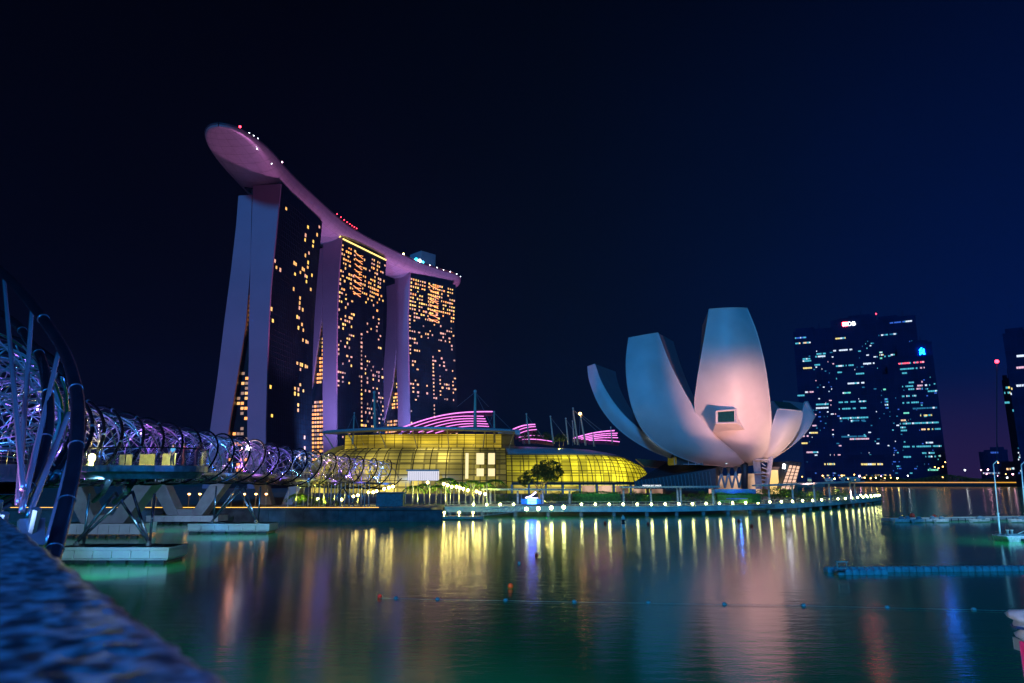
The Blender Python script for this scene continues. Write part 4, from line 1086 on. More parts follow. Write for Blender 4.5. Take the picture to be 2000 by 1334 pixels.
def palm(px, ytop, Y, label, seed, m=M_PALM):
    rnd = random.Random(seed); X = xat(px, Y); H = max(2.5, zat(ytop, Y) - LZ) - 1.0
    root = empty('palm_tree', (X, Y, LZ)); tag(root, label, 'palm tree', 'palm trees on the promenade')
    q = MB(); bend = rnd.uniform(-.3, .3)
    q.tube([(0, 0, 0), (bend * .3, 0, H * .4), (bend * .8, 0, H * .8), (bend, 0, H)], .2, 10, r1=.12); q.build('trunk', mat('palm_trunk', (.5, .45, .32), .8, bump=.4, bs=12), root, smooth=True)
    q = MB()
    for k in range(22):
        az_ = 2 * math.pi * k / 16 + rnd.uniform(-.2, .2); L = rnd.uniform(2.5, 3.2); up = rnd.uniform(.1, 1.1)
        d = Vector((math.cos(az_), math.sin(az_), 0)); pts = []
        for j in range(9):
            t = j / 8; pts.append(Vector((bend, 0, H)) + d * (L * t * (1 - .15 * t)) + Vector((0, 0, up * 1.2 * t - (1.0 + up) * 1.35 * t * t)))
        side = Vector((-d.y, d.x, 0))
        for j in range(1, 9):
            for sg in (-1, 1):
                for h_ in (0, .33, .66):
                    b0 = pts[j - 1].lerp(pts[j], h_); ln = .75 * (1 - (j / 9) ** 2) + .18
                    tip = b0 + side * sg * ln * .75 + d * .35 + Vector((0, 0, -.45 * ln))
                    q.add([b0 - d * .06, b0 + d * .06, tip], [(0, 1, 2)])
        q.tube(pts, .03, 4)
    q.build('crown', m, root)
    return X
for i, (px, yt) in enumerate([(807, 940), (830, 936), (852, 939), (874, 925), (897, 933), (922, 930), (944, 933), (967, 928)]):
    lb = ['leftmost palm of the row right of the footbridge end', 'second palm of the row, beside the white awning terrace', 'third palm of the row, right of the white awning', 'tallest palm of the row, with a full dark crown',
          'palm just right of the tallest one', 'palm in front of the bright mall windows, left one', 'palm in front of the bright mall windows, right one', 'last palm of the row, beside the blue pergola roof'][i]
    palm(px, yt, 143 + (i % 2) * 2, lb, i)
palm(581, 955, 134, 'yellow lit low palm at the far left behind the sea wall', 20); palm(641, 968, 134, 'small yellow lit palm between the white poles', 21)
palm(604, 962, 140, 'dim palm behind the leftmost white poles', 22)
for px, Y, en in ((590, 132, 420), (640, 132, 420), (690, 132, 420), (820, 140, 420), (860, 140, 420), (905, 140, 420), (950, 141, 420)):
    uplight((xat(px, Y) + .4, Y - .6, LZ + .3), (1, .88, .10), en * 6, 125, 'palm_uplight')
    uplight((xat(px, Y) - 1.4, Y + 3.6, LZ + .3), (.9, 1, .10), en * 3, 120, 'palm_uplight')
# low wall / dark underpass block between poles
q = MB(); a = atY(760, 970, 131); q.box((a.x, 133, 3.4), (5.0, 3, 2.4)); q.box((a.x, 133, 4.7), (5.6, 3.6, .16)); tag(q.build('kiosk_block', mat('teal_wall', (.08, .2, .22), .6)), 'low teal walled kiosk under the end of the footbridge', 'kiosk')

def leaf_tree(name, base, blobs, n, size, label, cat, m, trunk=None, seed=0, group=None):
    rnd = random.Random(seed); root = empty(name, base); tag(root, label, cat, group)
    q = MB()
    tot = sum(b[3] ** 2 for b in blobs)
    for (bx, by, bz, br, fl) in blobs:
        for _ in range(int(n * br ** 2 / tot)):
            while True:
                v = Vector((rnd.uniform(-1, 1), rnd.uniform(-1, 1), rnd.uniform(-1, 1)))
                if .25 < v.length < 1: break
            nz = noise.noise(v * 2.3 + Vector((bx, by, bz))) * .35
            v = v.normalized() * min(1.15, (v.length ** .5 + nz)); p = Vector((bx + v.x * br, by + v.y * br, bz + v.z * br * fl))
            if noise.noise(p * (1.6 / max(.6, br))) < -.22: continue
            if p.z + base[2] < base[2] + .02: continue
            a = Vector((rnd.gauss(0, 1), rnd.gauss(0, 1), rnd.gauss(0, .6))).normalized(); b = a.cross(Vector((rnd.gauss(0, 1), rnd.gauss(0, 1), rnd.gauss(0, 1)))).normalized()
            s_ = size * rnd.uniform(.6, 1.4)
            q.add([p - a * s_, p + b * s_ * .5, p + a * s_, p - b * s_ * .5], [(0, 1, 2, 3)])
    q.build('crown', m, root)
    if trunk:
        q = MB()
        for (p0, p1, r0, r1_) in trunk: q.tube([p0, tuple((Vector(p0) + Vector(p1)) / 2 + Vector((.1, 0, .1))), p1], r0, 8, r1=r1_)
        q.build('trunk', M_BARK, root, smooth=True)
    return root
# big rain tree
Y = 165; bx = xat(1052, Y)
leaf_tree('spreading_tree', (bx, Y, LZ), [(2.6, 0, 7.9, 2.7, .7), (.6, .5, 7.0, 2.3, .7), (-1.6, 0, 5.7, 2.3, .7), (4.1, 0, 6.6, 1.9, .7), (-3.3, .3, 4.7, 1.8, .7), (1.6, -.5, 5.8, 2.0, .6), (3.2, .4, 5.2, 1.5, .6)], 15000, .17,
          'large dark spreading tree in front of the lit mall glazing', 'tree', M_LEAFD, [((0, 0, 0), (.2, 0, 2.2), .35, .25), ((.2, 0, 2.0), (2.6, 0, 7.0), .2, .08), ((.2, 0, 2.0), (-1.8, 0, 5.2), .2, .07), ((.2, 0, 2.2), (1.0, .4, 6.8), .16, .06), ((.9, 0, 3.6), (3.8, 0, 5.6), .1, .05)], 3)
light('POINT', 'tree_uplight', (bx + 1.5, Y - 3.0, LZ + 1.2), (1, .85, .15), 900, shadow_soft_size=.08)
# small trees on the mall roof
for i, (px, y) in enumerate(((1024, 852), (1048, 850), (1066, 852), (1092, 856), (1100, 855))):
    a = atY(px, y, 276)
    leaf_tree('roof_tree', (a.x, 276, a.z - 2.4), [(0, 0, 2.6, 1.9, .8), (1.1, 0, 1.9, 1.2, .8), (-1.0, .3, 2.1, 1.1, .8)], 420, .3, ['leftmost roof tree beside a mast base', 'roof tree over the purple stripes', 'roof tree right of the second mast', 'yellow lit roof tree between two masts', 'dark roof tree left of the leaning masts'][i], 'tree', M_LEAFD,
              [((0, 0, -1), (0, 0, 2), .15, .08)], 30 + i, 'small trees on the mall roof')
light('POINT', 'roof_uplight', (atY(1092, 862, 274).x, 273, 19.5), (1, .7, .1), 500, shadow_soft_size=.08)
# shrubs on the deck side
shr = [(972, 968, 'lit'), (985, 972, 'lit'), (998, 970, 'lit'), (1066, 970, 'lit'), (1078, 972, 'lit'), (1090, 970, 'lit'), (1104, 968, 'lit'), (1222, 964, 'lit'), (1236, 966, 'lit'), (1258, 966, 'lit'), (1276, 966, 'lit'), (1316, 965, 'lit'), (1334, 964, 'lit'), (1350, 965, 'lit'), (1370, 965, 'lit'), (1384, 966, 'lit'),
       (1486, 963, 'lit'), (1510, 962, 'lit'), (1528, 960, 'lit'), (1545, 960, 'lit'), (1562, 962, 'lit'), (1580, 958, 'lit'), (1596, 960, 'lit'), (1632, 955, 'lit'), (1646, 955, 'lit')]
sp = []
for v in range(3):
    sp.append(leaf_tree('shrub', (0, 0, -50), [(0, 0, .9, .95, .9), (.7, .1, .6, .6, .9), (-.7, 0, .7, .65, .9), (.1, 0, 1.5, .5, .8)], 520, .11, 'leafy shrub lit yellow green in the planting behind the pergola posts', 'shrub', M_PALM, [((0, 0, 0), (0, 0, 1.2), .06, .03)], 50 + v, 'shrubs in the deck planting'))
used = set()
for i, (px, y, _) in enumerate(shr):
    Y = 150 + (i % 3) * 3 if px < 1480 else (168 + (i % 3) * 3 if px < 1620 else 192)
    v = i % 3; o = sp[v] if v not in used else copy_tree(sp[v]); used.add(v)
    o.location = (xat(px, Y), Y, LZ); s_ = random.uniform(.95, 1.35) * (1.25 if px > 1480 else 1); o.scale = (s_, s_, s_); o.rotation_euler.z = random.uniform(0, 6)
for px, Y, c in ((985, 148, (1, .75, .1)), (1080, 148, (1, .85, .15)), (1104, 147, (1, .9, .2)), (1230, 147, (1, .8, .1)), (1272, 147, (.95, 1, .15)), (1330, 147, (.95, 1, .15)), (1376, 147, (.95, 1, .15)), (1495, 164, (1, .85, .1)), (1535, 164, (.8, 1, .1)), (1585, 165, (1, .8, .1)), (1640, 188, (.9, 1, .1)), (1010, 150, (1, .7, .1))):
    uplight((xat(px, Y) + .2, Y + 1.1, LZ + .2), c, 620 if px < 1480 else 950, 120, 'shrub_uplight')
def hedge(px0, px1, Y, h, label, seed):
    X0, X1 = xat(px0, Y), xat(px1, Y); rnd = random.Random(seed); root = empty('hedge', ((X0 + X1) / 2, Y, LZ)); tag(root, label, 'hedge', 'clipped hedges behind the deck')
    q = MB(); w_ = X1 - X0; q.box((0, 0, h / 2 - .1), (w_ - .4, 1.2, h - .3)); q.build('hedge_core', M_HEDGE, root)
    q = MB()
    for _ in range(int(w_ * 260)):
        p = Vector((rnd.uniform(-w_ / 2, w_ / 2), rnd.uniform(-.85, .2), rnd.uniform(0, h) + .15 * noise.noise(Vector((rnd.random() * 0 + seed, 0, 0)))))
        if rnd.random() < .35: p.z = h + rnd.uniform(-.15, .18) + .12 * math.sin(p.x * 1.3)
        a = Vector((rnd.gauss(0, 1), rnd.gauss(0, 1), rnd.gauss(0, 1))).normalized(); b = a.orthogonal().normalized(); s_ = rnd.uniform(.07, .15)
        q.add([p - a * s_, p + b * s_ * .6, p + a * s_, p - b * s_ * .6], [(0, 1, 2, 3)])
    q.build('foliage', M_HEDGE, root)
hedge(1116, 1212, 152, 2.2, 'long dark green hedge between the two pergolas, in front of the shop windows', 1)
hedge(1396, 1482, 152, 1.9, 'green hedge below the museum lattice', 2)
hedge(1240, 1310, 160, 1.6, 'low hedge behind the left pergola columns', 3)
for dx_ in (-3, 0, 3): uplight((xat(1165, 148) + dx_, 148.6, LZ + .2), (.15, 1, .12), 260, 150, 'hedge_light')
for dx_ in (-3, 0, 3): uplight((xat(1440, 148) + dx_, 148.6, LZ + .2), (.15, 1, .12), 260, 150, 'hedge_light')

# ================================================================== PERGOLAS
def pergola(px0, px1, y0, y1, Y0, Y1, cols, label, cw=.22):
    a = Vector((xat(px0, Y0), Y0, zat(y0, Y0))); b = Vector((xat(px1, Y1), Y1, zat(y1, Y1)))
    root = empty('pergola'); tag(root, label, 'pergola', 'long flat roofed pergolas along the deck')
    d = (b - a); rz = math.atan2(d.y, d.x); L = d.to_2d().length; c = (a + b) / 2
    q = MB(); nsl = int(L / .45); n_ = Vector((-d.y, d.x, 0)).normalized()
    for sg in (-1.3, 1.3): q.box(c + n_ * sg, (L, .14, .34), rz, ry=-math.atan2(d.z, L))
    q.build('roof_beam', M_POSTB, root)
    q = MB()
    for i in range(nsl): q.box(a.lerp(b, (i + .5) / nsl) + Vector((0, 0, .06)), (.09, 3.0, .16), rz)
    q.build('roof_slats', M_POSTB, root)
    for px in cols:
        t = (px - px0) / (px1 - px0); p = a.lerp(b, t); X = xat(px, p.y)
        q = MB(); q.lathe([(cw * 1.7, DZ), (cw * 1.7, DZ + .12), (cw, DZ + .14), (cw * .9, p.z - .25)], (X, p.y, 0), 12); q.build('column', M_POSTW, root, smooth=True)
        uplight((X - .25, p.y - .7, DZ + .15), (1, .82, .55), 520, 80, 'column_uplight')
pergola(940, 1128, 955.5, 956.5, 143, 146, (958, 1011, 1060, 1112), 'left pergola beside the last palms and the blue stall')
pergola(1212, 1402, 951.5, 950.5, 146, 147, (1217, 1270, 1322, 1328, 1391), 'middle pergola below the dark base of the museum')
pergola(1478, 1678, 948.5, 940.5, 154, 176, (1500, 1546, 1588, 1618, 1659, 1668), 'right pergola with box spotlights on its roof')
# box spotlights on the right pergola roof
bs = None
for px, y in ((1581, 937), (1615, 937), (1623, 937), (1646, 936), (1664, 936), (1676, 936)):
    Y = 170; 
    if bs is None:
        bs = o = empty('box_spotlight'); q = MB(); q.box((0, 0, .35), (.95, .7, .6), rx=.5); q.build('housing', mat('spot_blue', (.3, .5, .6), .5), bs, bevel=.04)
        q = MB(); q.tube([(0, 0, -.4), (0, 0, .1)], .06, 6); q.build('bracket', M_POSTB, bs); tag(bs, 'box spotlight standing on the roof of the right pergola', 'spotlight', 'box spotlights on the right pergola')
    else: o = copy_tree(bs)
    o.location = (xat(px, Y), Y, zat(y, Y) - .3); o.rotation_euler.z = random.uniform(-.5, .5)

# blue stall
Y = 145; X = xat(1037, Y); root = empty('blue_stall', (X, Y, DZ)); tag(root, 'bright blue lit stall with a curved glowing roof sign under the left pergola', 'stall')
q = MB(); q.box((0, .6, .75), (4.2, 1.2, 1.5)); q.build('counter', mat('stall_cyan', (.08, .45, .6), .5), root, bevel=.03)
q = MB(); q.box((.2, -.1, .95), (1.8, .2, 1.1)); q.build('lit_front', M_BLUEL, root)
q = MB(); q.tube([(-1.1, 0, 1.75), (-.3, 0, 1.95), (.4, 0, 2.35), (1.0, 0, 2.9)], .14, 8); q.tube([(-1.2, 0, 1.75), (1.4, 0, 1.7)], .06, 6); q.build('roof_sign', mat('sign_violet', emit=(.5, .45, 1), es=6), root)
for k in (-2, 2): q = MB(); q.tube([(k, .6, 0), (k, .6, 2.4)], .06, 6); q.build('post', M_POSTB, root)
light('POINT', 'stall_glow', (X, Y - 1.2, DZ + 1.2), (.03, .12, 1), 260, shadow_soft_size=.08)
# dark counter box with blue light near hedge
Y = 150; X = xat(1440, Y); q = MB(); q.box((X, Y + 3, 4.6), (9, 2.4, 1.0)); q.box((X, Y + 1, 3.1), (4.5, .3, .2)); tag(q.build('blue_bar_canopy', mat('bar_blue', (.05, .15, .5), .5)), 'low blue lit bar canopy in front of the museum lattice', 'bar')
light('POINT', 'bar_glow', (X, Y - .5, 4.4), (.05, .2, 1), 160, shadow_soft_size=.08)

# sign letters on the middle pergola
def text(body, loc, size, m, rz=0.0, ext=.03, name='lettering', parent=None):
    c = bpy.data.curves.new(name, 'FONT'); c.body = body; c.size = size; c.extrude = ext; c.align_x = 'CENTER'; c.materials.append(m)
    o = bpy.data.objects.new(name, c); COL.objects.link(o); o.location = loc; o.rotation_euler = (R(90), 0, rz)
    dg = bpy.context.evaluated_depsgraph_get(); me = bpy.data.meshes.new_from_object(o.evaluated_get(dg)); bpy.data.objects.remove(o)
    if not me.materials: me.materials.append(m)
    o = bpy.data.objects.new(name, me); COL.objects.link(o); o.location = loc; o.rotation_euler = (R(90), 0, rz)
    if parent: o.parent = parent
    return o
q = empty('roof_sign', (xat(1272, 145), 144.6, zat(950, 144.6))); tag(q, 'row of small white letters on the edge of the middle pergola', 'sign')
text('MARINA BAY SANDS', (0, 0, .02), .42, mat('letter_white', emit=(.9, .95, 1), es=1.6), parent=q)

# ================================================================== BOLLARD LIGHTS
lampx = [1135, 1162, 1189, 1216, 1243.5, 1271, 1298, 1324.5, 1351, 1377.5, 1403.5, 1429, 1454.5, 1478.5, 1501.5, 1524, 1545.5, 1565.5, 1585, 1602.5, 1619, 1634.5, 1649, 1661.5, 1673, 1683.5, 1692, 1699.5, 1706, 1711.5, 1715.5]
lampx = [925, 951, 977, 1003] + lampx
bl = None
def edge_at(px):
    for a, b in zip(sm, sm[1:]):
        pa = CX + a.x / a.y * (CP + SP * SP / CP) * FPX; pb = CX + b.x / b.y * (CP + SP * SP / CP) * FPX
        if pa <= px <= pb: t = (px - pa) / (pb - pa + 1e-9); return a.lerp(b, t)
    return None
back_l = [Vector((*atZ(px, 968.6 - .1 * i, 2.1).to_2d(), 0)) for i, px in enumerate((1708, 1700, 1690, 1680, 1670))]
pos = [edge_at(px) for px in lampx]; pos = [p for p in pos if p is not None]
pos = [p + Vector((0, .35, 0)) for p in pos] + [p + Vector((0, -.3, 0)) for p in back_l]
for p in pos:
    if bl is None:
        bl = o = empty('bollard_light'); q = MB(); q.lathe([(.16, 0), (.16, .05), (.08, .07), (.08, .2)], (0, 0, 0), 10); q.build('base', M_POSTB, bl)
        q = MB(); q.ball((0, 0, .38), .23, 10); q.build('globe', M_GLOBE, bl, smooth=True); tag(bl, 'low round light in the row along the curved deck edge', 'bollard light', 'round lights along the deck edge')
    else: o = copy_tree(bl)
    o.location = (p.x, p.y, DZ + .19)
# four large flaring lamps at the jetty
bigs = None
for px, py in ((1028, 995), (1051, 994), (1076, 992.5), (1100, 991)):
    Y = 131.6; 
    if bigs is None:
        bigs = o = empty('jetty_lamp'); q = MB(); q.tube([(0, 0, -.9), (0, 0, -.2)], .06, 8); q.build('post', M_POSTB, bigs); q = MB(); q.ball((0, 0, .05), .33, 12); q.build('globe', M_GLOBE, bigs, smooth=True)
        tag(bigs, 'large bright globe lamp at the landing where the deck begins', 'lamp', 'large globe lamps at the landing')
    else: o = copy_tree(bigs)
    o.location = (xat(px, Y), Y, zat(py, Y))
# deck railing posts, small
q = MB()
for p, d in along(front, 1.3, .4):
    q.tube([(p.x, p.y + 2.2, DZ), (p.x, p.y + 2.2, DZ + 1.0)], .03, 4)
q.tube([(p.x, p.y + 2.2, DZ + 1.0) for p in front], .035, 5); q.tube([(p.x, p.y + 2.2, DZ + .5) for p in front], .02, 5)
tag(q.build('deck_railing', M_POSTB), 'thin steel railing along the curved deck', 'railing')
# floating jetty with gangway on the left
root = empty('floating_jetty', (xat(898, 128), 128.5, 0)); tag(root, 'low floating jetty with railing left of the curved deck', 'jetty')
q = MB(); q.box((0, 0, .35), (8.8, 2.6, .5)); q.build('pontoon', M_CONC, root, bevel=.05)
q = MB()
for k in range(10): q.tube([(-4.3 + k * .955, -1.2, .6), (-4.3 + k * .955, -1.2, 1.5)], .035, 5)
for z in (1.05, 1.5): q.tube([(-4.3, -1.2, z), (4.3, -1.2, z)], .035, 5)
q.build('railing', M_POSTB, root)
for k, x_ in enumerate((-2.7, 0, 2.5)):
    q = MB(); q.tube([(x_, -.9, .6), (x_, -.9, 1.1)], .05, 6); q.ball((x_, -.9, 1.25), .2, 8); q.build('lamp', [M_GLOBEY], root)
root = empty('gangway', (xat(985, 129), 129.8, 0)); tag(root, 'sloping truss gangway between the jetty and the deck', 'gangway')
q = MB()
for sg in (-.7, .7):
    q.tube([(-4.2, sg, .6), (4.2, sg, 1.5)], .06, 6); q.tube([(-4.2, sg, 1.6), (4.2, sg, 2.5)], .06, 6)
    for k in range(8):
        a = -4.2 + k * 1.05; z0 = .6 + .9 * (k / 8); q.tube([(a, sg, z0), (a + 1.05, sg, z0 + 1.1)], .035, 5); q.tube([(a, sg, z0 + 1), (a, sg, z0)], .035, 5)
q.build('truss', M_POSTB, root); q = MB(); q.box((0, 0, 1.05), (8.5, 1.4, .08), ry=-math.atan2(.9, 8.4)); q.build('floor', M_CONC, root)

# ================================================================== BUSINESS DISTRICT
def office(label, Y, px0, px1, ytop, bands, depth=35, extra=None, ybase=940, seed=0, rnd_n=30, pal='cdcwd', group='office towers across the bay', fixp=True):
    rnd = random.Random(seed); hz = lambda p_, y_: CX + (p_ - CX) * 6828.0 / (y_ + 5890.0)
    if fixp: px0, px1 = hz(px0, ytop), hz(px1, ytop)
    c = (px0 + px1) / 2; X = xat(c, Y); H = zat(ytop, Y) - 3.2
    root = empty('office_tower', (X, Y, 3.2)); az_ = -math.atan2(X, Y); root.rotation_euler.z = az_; tag(root, label, 'office tower', group)
    sc = Y / math.cos(math.atan2(X, Y)) ; 
    w_ = (px1 - px0) / FPX * Y * math.cos(az_)
    q = MB(); q.box((0, depth / 2, H / 2), (w_, depth, H)); q.build('shaft', M_CBD, root)
    q = MB(); nb = int(H / 12)
    for i in range(nb): q.box((0, -.15, 6 + i * 12), (w_ * .98, .3, .8))
    for i in range(7): q.box((-w_ / 2 + w_ * i / 6, -.2, H / 2), (.8, .4, H))
    q.build('facade_bands', mat('facade_band', (.02, .03, .11), .7, spec=.05), root)
    q = MB(); q.box((w_ * (-.18 if seed % 2 else .16), depth / 2, H + 3), (w_ * .5, depth * .6, 6)); q.box((w_ * .1, depth / 2, H + 1.2), (w_ * .85, depth * .8, 2.4)); q.tube([(w_ * .2, depth / 2, H), (w_ * .2, depth / 2, H + 14)], .5, 5); q.build('roof_plant', M_CBD, root)
    def lz(py): return zat(py, Y) - 3.2
    n = 0; over = {}
    def put(x0, x1, y, k, hh=.55):
        nonlocal n
        x0, x1 = hz(x0, y), hz(x1, y); lx = ((x0 + x1) / 2 - c) / (px1 - px0) * w_; ww = (x1 - x0) / (px1 - px0) * w_; hgt = max(1.0, hh * 4)
        z = lz(y)
        if z < 2 or z > H or abs(lx) > w_ / 2 + 1: return
        me = win_mesh(M_CW[k], round(max(ww, 1.2) * 2) / 2, round(hgt, 1), .3)
        if n < 98: add_window(root, me, (lx, -.45, z), 0); n += 1
        else: over.setdefault(k, []).append((lx, z, ww, hgt))
    for (x0, x1, y, k) in bands:
        x_ = x0
        while x_ < x1 - .5:
            sg = min(rnd.choice([1.6, 2.4, 3.4, 4.5]), x1 - x_)
            if rnd.random() < .86: put(x_, x_ + sg - .5, y, k if rnd.random() < .8 else rnd.choice('cw'))
            x_ += sg
    for _ in range(int(rnd_n * 2.6)):
        y = rnd.uniform(ytop + 40, 925); x_ = rnd.uniform(px0 + 1, px1 - 5); put(x_, x_ + rnd.choice([1, 1.5, 3, 5]), round(y / 4.4) * 4.4, rnd.choice(pal), .4)
    if over:
        q = MB(); ms = []
        for k, L_ in over.items():
            q.mi = len(ms); ms.append(M_CW[k])
            for lx, z, ww, hg in L_: q.box((lx, -.45, z), (ww, .3, hg))
        o = q.build('more_windows', ms, root); o['kind'] = 'stuff'
    if extra: extra(root, w_, H, lambda px: (px - c) / (px1 - px0) * w_, lz)
    return root
hz_ = lambda p_, y_: CX + (p_ - CX) * 6828.0 / (y_ + 5890.0)
def dbs(root, w_, H, fx, fz):
    s_ = empty('roof_sign'); s_.parent = root; s_.location = (0, -1.0, 0)
    q = MB(); q.box((fx(hz_(1650, 632)), 0, fz(632)), (6.6, .5, 6.4)); q.build('emblem_square', mat('emblem_red', emit=(1, .03, .05), es=30), s_)
    q = MB(); z = fz(632); x_ = fx(hz_(1650, 632))
    for a in (R(45), R(-45)): q.box((x_, -.4, z), (6.2, .3, 1.5), ry=a)
    q.box((x_, -.35, z), (2.2, .3, 2.2)); q.build('emblem_star', mat('emblem_yellow', emit=(1, .75, .35), es=8), s_)
    text('DB', (fx(hz_(1663, 632)), -.6, fz(632) - 3.1), 8.6, mat('sign_white', emit=(.9, .95, 1), es=5), parent=s_)
def sc_(root, w_, H, fx, fz):
    s_ = empty('emblem_sign'); s_.parent = root; s_.location = (0, -1.0, 0); m_ = mat('emblem_cyan', emit=(.002, .16, 1), es=45)
    x_, z = fx(hz_(1800, 687)), fz(687.5)
    q = MB()
    q.tube([(x_ - 3, 0, z - 4.6), (x_ + 2.6, 0, z + .6), (x_ - 2.8, 0, z + 2.2), (x_ + .5, 0, z + 5)], .9, 6)
    q.tube([(x_ + 3.6, 0, z - 4.6), (x_ - 2.4, 0, z - .6), (x_ + 3.0, 0, z - 1.6), (x_ + 2.6, 0, z + 3.2)], .9, 6)
    q.build('knot_emblem', m_, s_)
office('stepped office tower behind the right petals of the museum', 1000, 1549, 1622, 645, [(1553,1575,658,'b'),(1552,1584,668.5,'o'),(1568,1583,700,'c'),(1568,1585,704,'c'),(1569,1586,718,'y'),(1590,1612,697,'w'),(1595,1612,692,'c'),(1591,1602,713,'c'),(1573,1589,765,'p'),(1558,1572,771,'c'),(1594,1618,790,'c'),(1594,1618,797,'w'),(1582,1595,831,'p'),(1581,1597,845,'y'),(1568,1580,851,'p'),(1566,1578,865,'y'),(1568,1599,883,'p'),(1605,1620,905,'y')], seed=1, rnd_n=26, pal='bdpwd')
office('office tower carrying the glowing red and white sign', 1003, 1622, 1708, 622, [(1632,1652,658.5,'y'),(1623,1665,682,'w'),(1633,1668,712.5,'c'),(1686,1707,711.5,'w'),(1666,1688,730,'c'),(1636,1645,725,'c'),(1625,1635,737,'c'),(1656,1688,748,'w'),(1646,1662,766,'g'),(1634,1692,784,'c'),(1634,1692,797,'c'),(1632,1696,815.5,'c'),(1636,1690,821,'d'),(1634,1696,852,'d'),(1660,1700,857,'p'),(1636,1642,866,'c')], extra=dbs, seed=2, rnd_n=24)
office('tallest plain office tower behind the others, with a red tip light', 1030, 1709, 1786, 621, [(1738,1782,630,'b'),(1716,1756,652,'d'),(1713,1724,685.5,'g'),(1713,1726,690.5,'y'),(1714,1724,697,'g'),(1727,1740,694,'c'),(1740,1748,692,'c'),(1738,1750,727,'c')], seed=3, rnd_n=8, pal='bd')
office('narrow office block between the red sign tower and the cyan emblem tower', 996, 1690, 1746, 738, [(1690,1718,744.5,'g'),(1690,1718,750,'g'),(1703,1718,756,'g'),(1710,1730,761,'g'),(1696,1725,778,'o'),(1707,1722,795,'g'),(1716,1722,800,'r'),(1725,1735,780,'b'),(1725,1735,785,'b'),(1725,1735,791,'w'),(1725,1735,797,'b'),(1701,1730,864,'w'),(1702,1730,869,'w'),(1692,1724,907,'o')], seed=4, rnd_n=22, pal='bcdw')
office('office tower carrying the red lit top floor, right of the others', 985, 1732, 1818, 700, [(1755,1805,709,'r'),(1758,1792,720,'c'),(1797,1805,720,'p'),(1762,1772,728,'c'),(1775,1785,747,'c'),(1788,1802,747,'p'),(1758,1784,754,'c'),(1788,1802,754,'p'),(1806,1818,754,'c'),(1774,1786,760,'c'),(1790,1802,760,'p'),(1808,1828,766,'c'),(1762,1790,773,'c'),(1763,1795,786,'c'),(1783,1830,798,'d'),(1765,1780,806,'g'),(1797,1820,812,'y'),(1760,1775,820,'o'),(1754,1834,826.5,'c'),(1754,1770,834,'c'),(1754,1772,840,'c'),(1797,1808,839,'o'),(1811,1822,839,'y'),(1825,1836,839,'c'),(1808,1822,865,'w'),(1760,1838,872,'c'),(1801,1825,885,'c'),(1750,1780,892,'c'),(1803,1828,892,'c'),(1829,1841,891,'g'),(1748,1760,906,'w'),(1812,1832,918,'g')], seed=5, rnd_n=14, pal='cdb')
office('upper set back block bearing the cyan emblem, behind the broad tower', 1000, 1752, 1818, 672, [], extra=sc_, seed=6, rnd_n=0)
office('office tower cut by the right edge of the picture', 700, 1958, 2030, 648, [(1982,2004,694.5,'w'),(1985,2004,717,'p'),(1985,2004,752,'w'),(1966,1977,757,'y'),(1970,1978,767,'y'),(1966,1978,786,'c'),(1970,1980,800,'c'),(1975,1980,817,'c'),(1977,1985,848,'b'),(1980,1990,875,'w')], seed=7, rnd_n=30, pal='bdpc')
office('slim dim block beside the tower at the right edge', 760, 1957, 1976, 742, [(1960,1972,757,'y'),(1962,1973,767,'y'),(1960,1972,786,'c')], seed=11, rnd_n=12, pal='bdcw', depth=20)
office('low dim block left of the tower at the right edge', 900, 1912, 1966, 882, [(1935,1950,884,'b')], seed=8, rnd_n=16, pal='bdwp', depth=30)
office('low pinkish building behind the boat lamp posts', 800, 1952, 2010, 911, [(1966,1974,916,'o'),(1976,1984,915,'y')], seed=9, rnd_n=4, pal='po', depth=25)
office('low broad podium building below the office towers', 870, 1600, 1738, 898, [(1682,1722,907,'y'),(1610,1632,906,'y')], seed=10, rnd_n=20, pal='bdoy', depth=25)
q = MB(); q.ball(atY(1711, 613, 1060), 1.1, 8); tag(q.build('tip_light', M_REDL), 'tiny red light on the mast of the tallest office tower', 'light')
q = MB(); q.ball(atY(1947, 707, 720), 1.6, 8); q.tube([atY(1947, 707, 720), atY(1947, 935, 720)], .5, 5); tag(q.build('beacon_mast', mat('beacon_mast', (.05, .05, .08), .6)), 'thin dark mast left of the tower at the right edge', 'mast')
q = MB(); q.ball(atY(1947, 706, 717), 2.0, 8); tag(q.build('beacon_light', M_REDL), 'glowing red beacon on the thin dark mast', 'light')
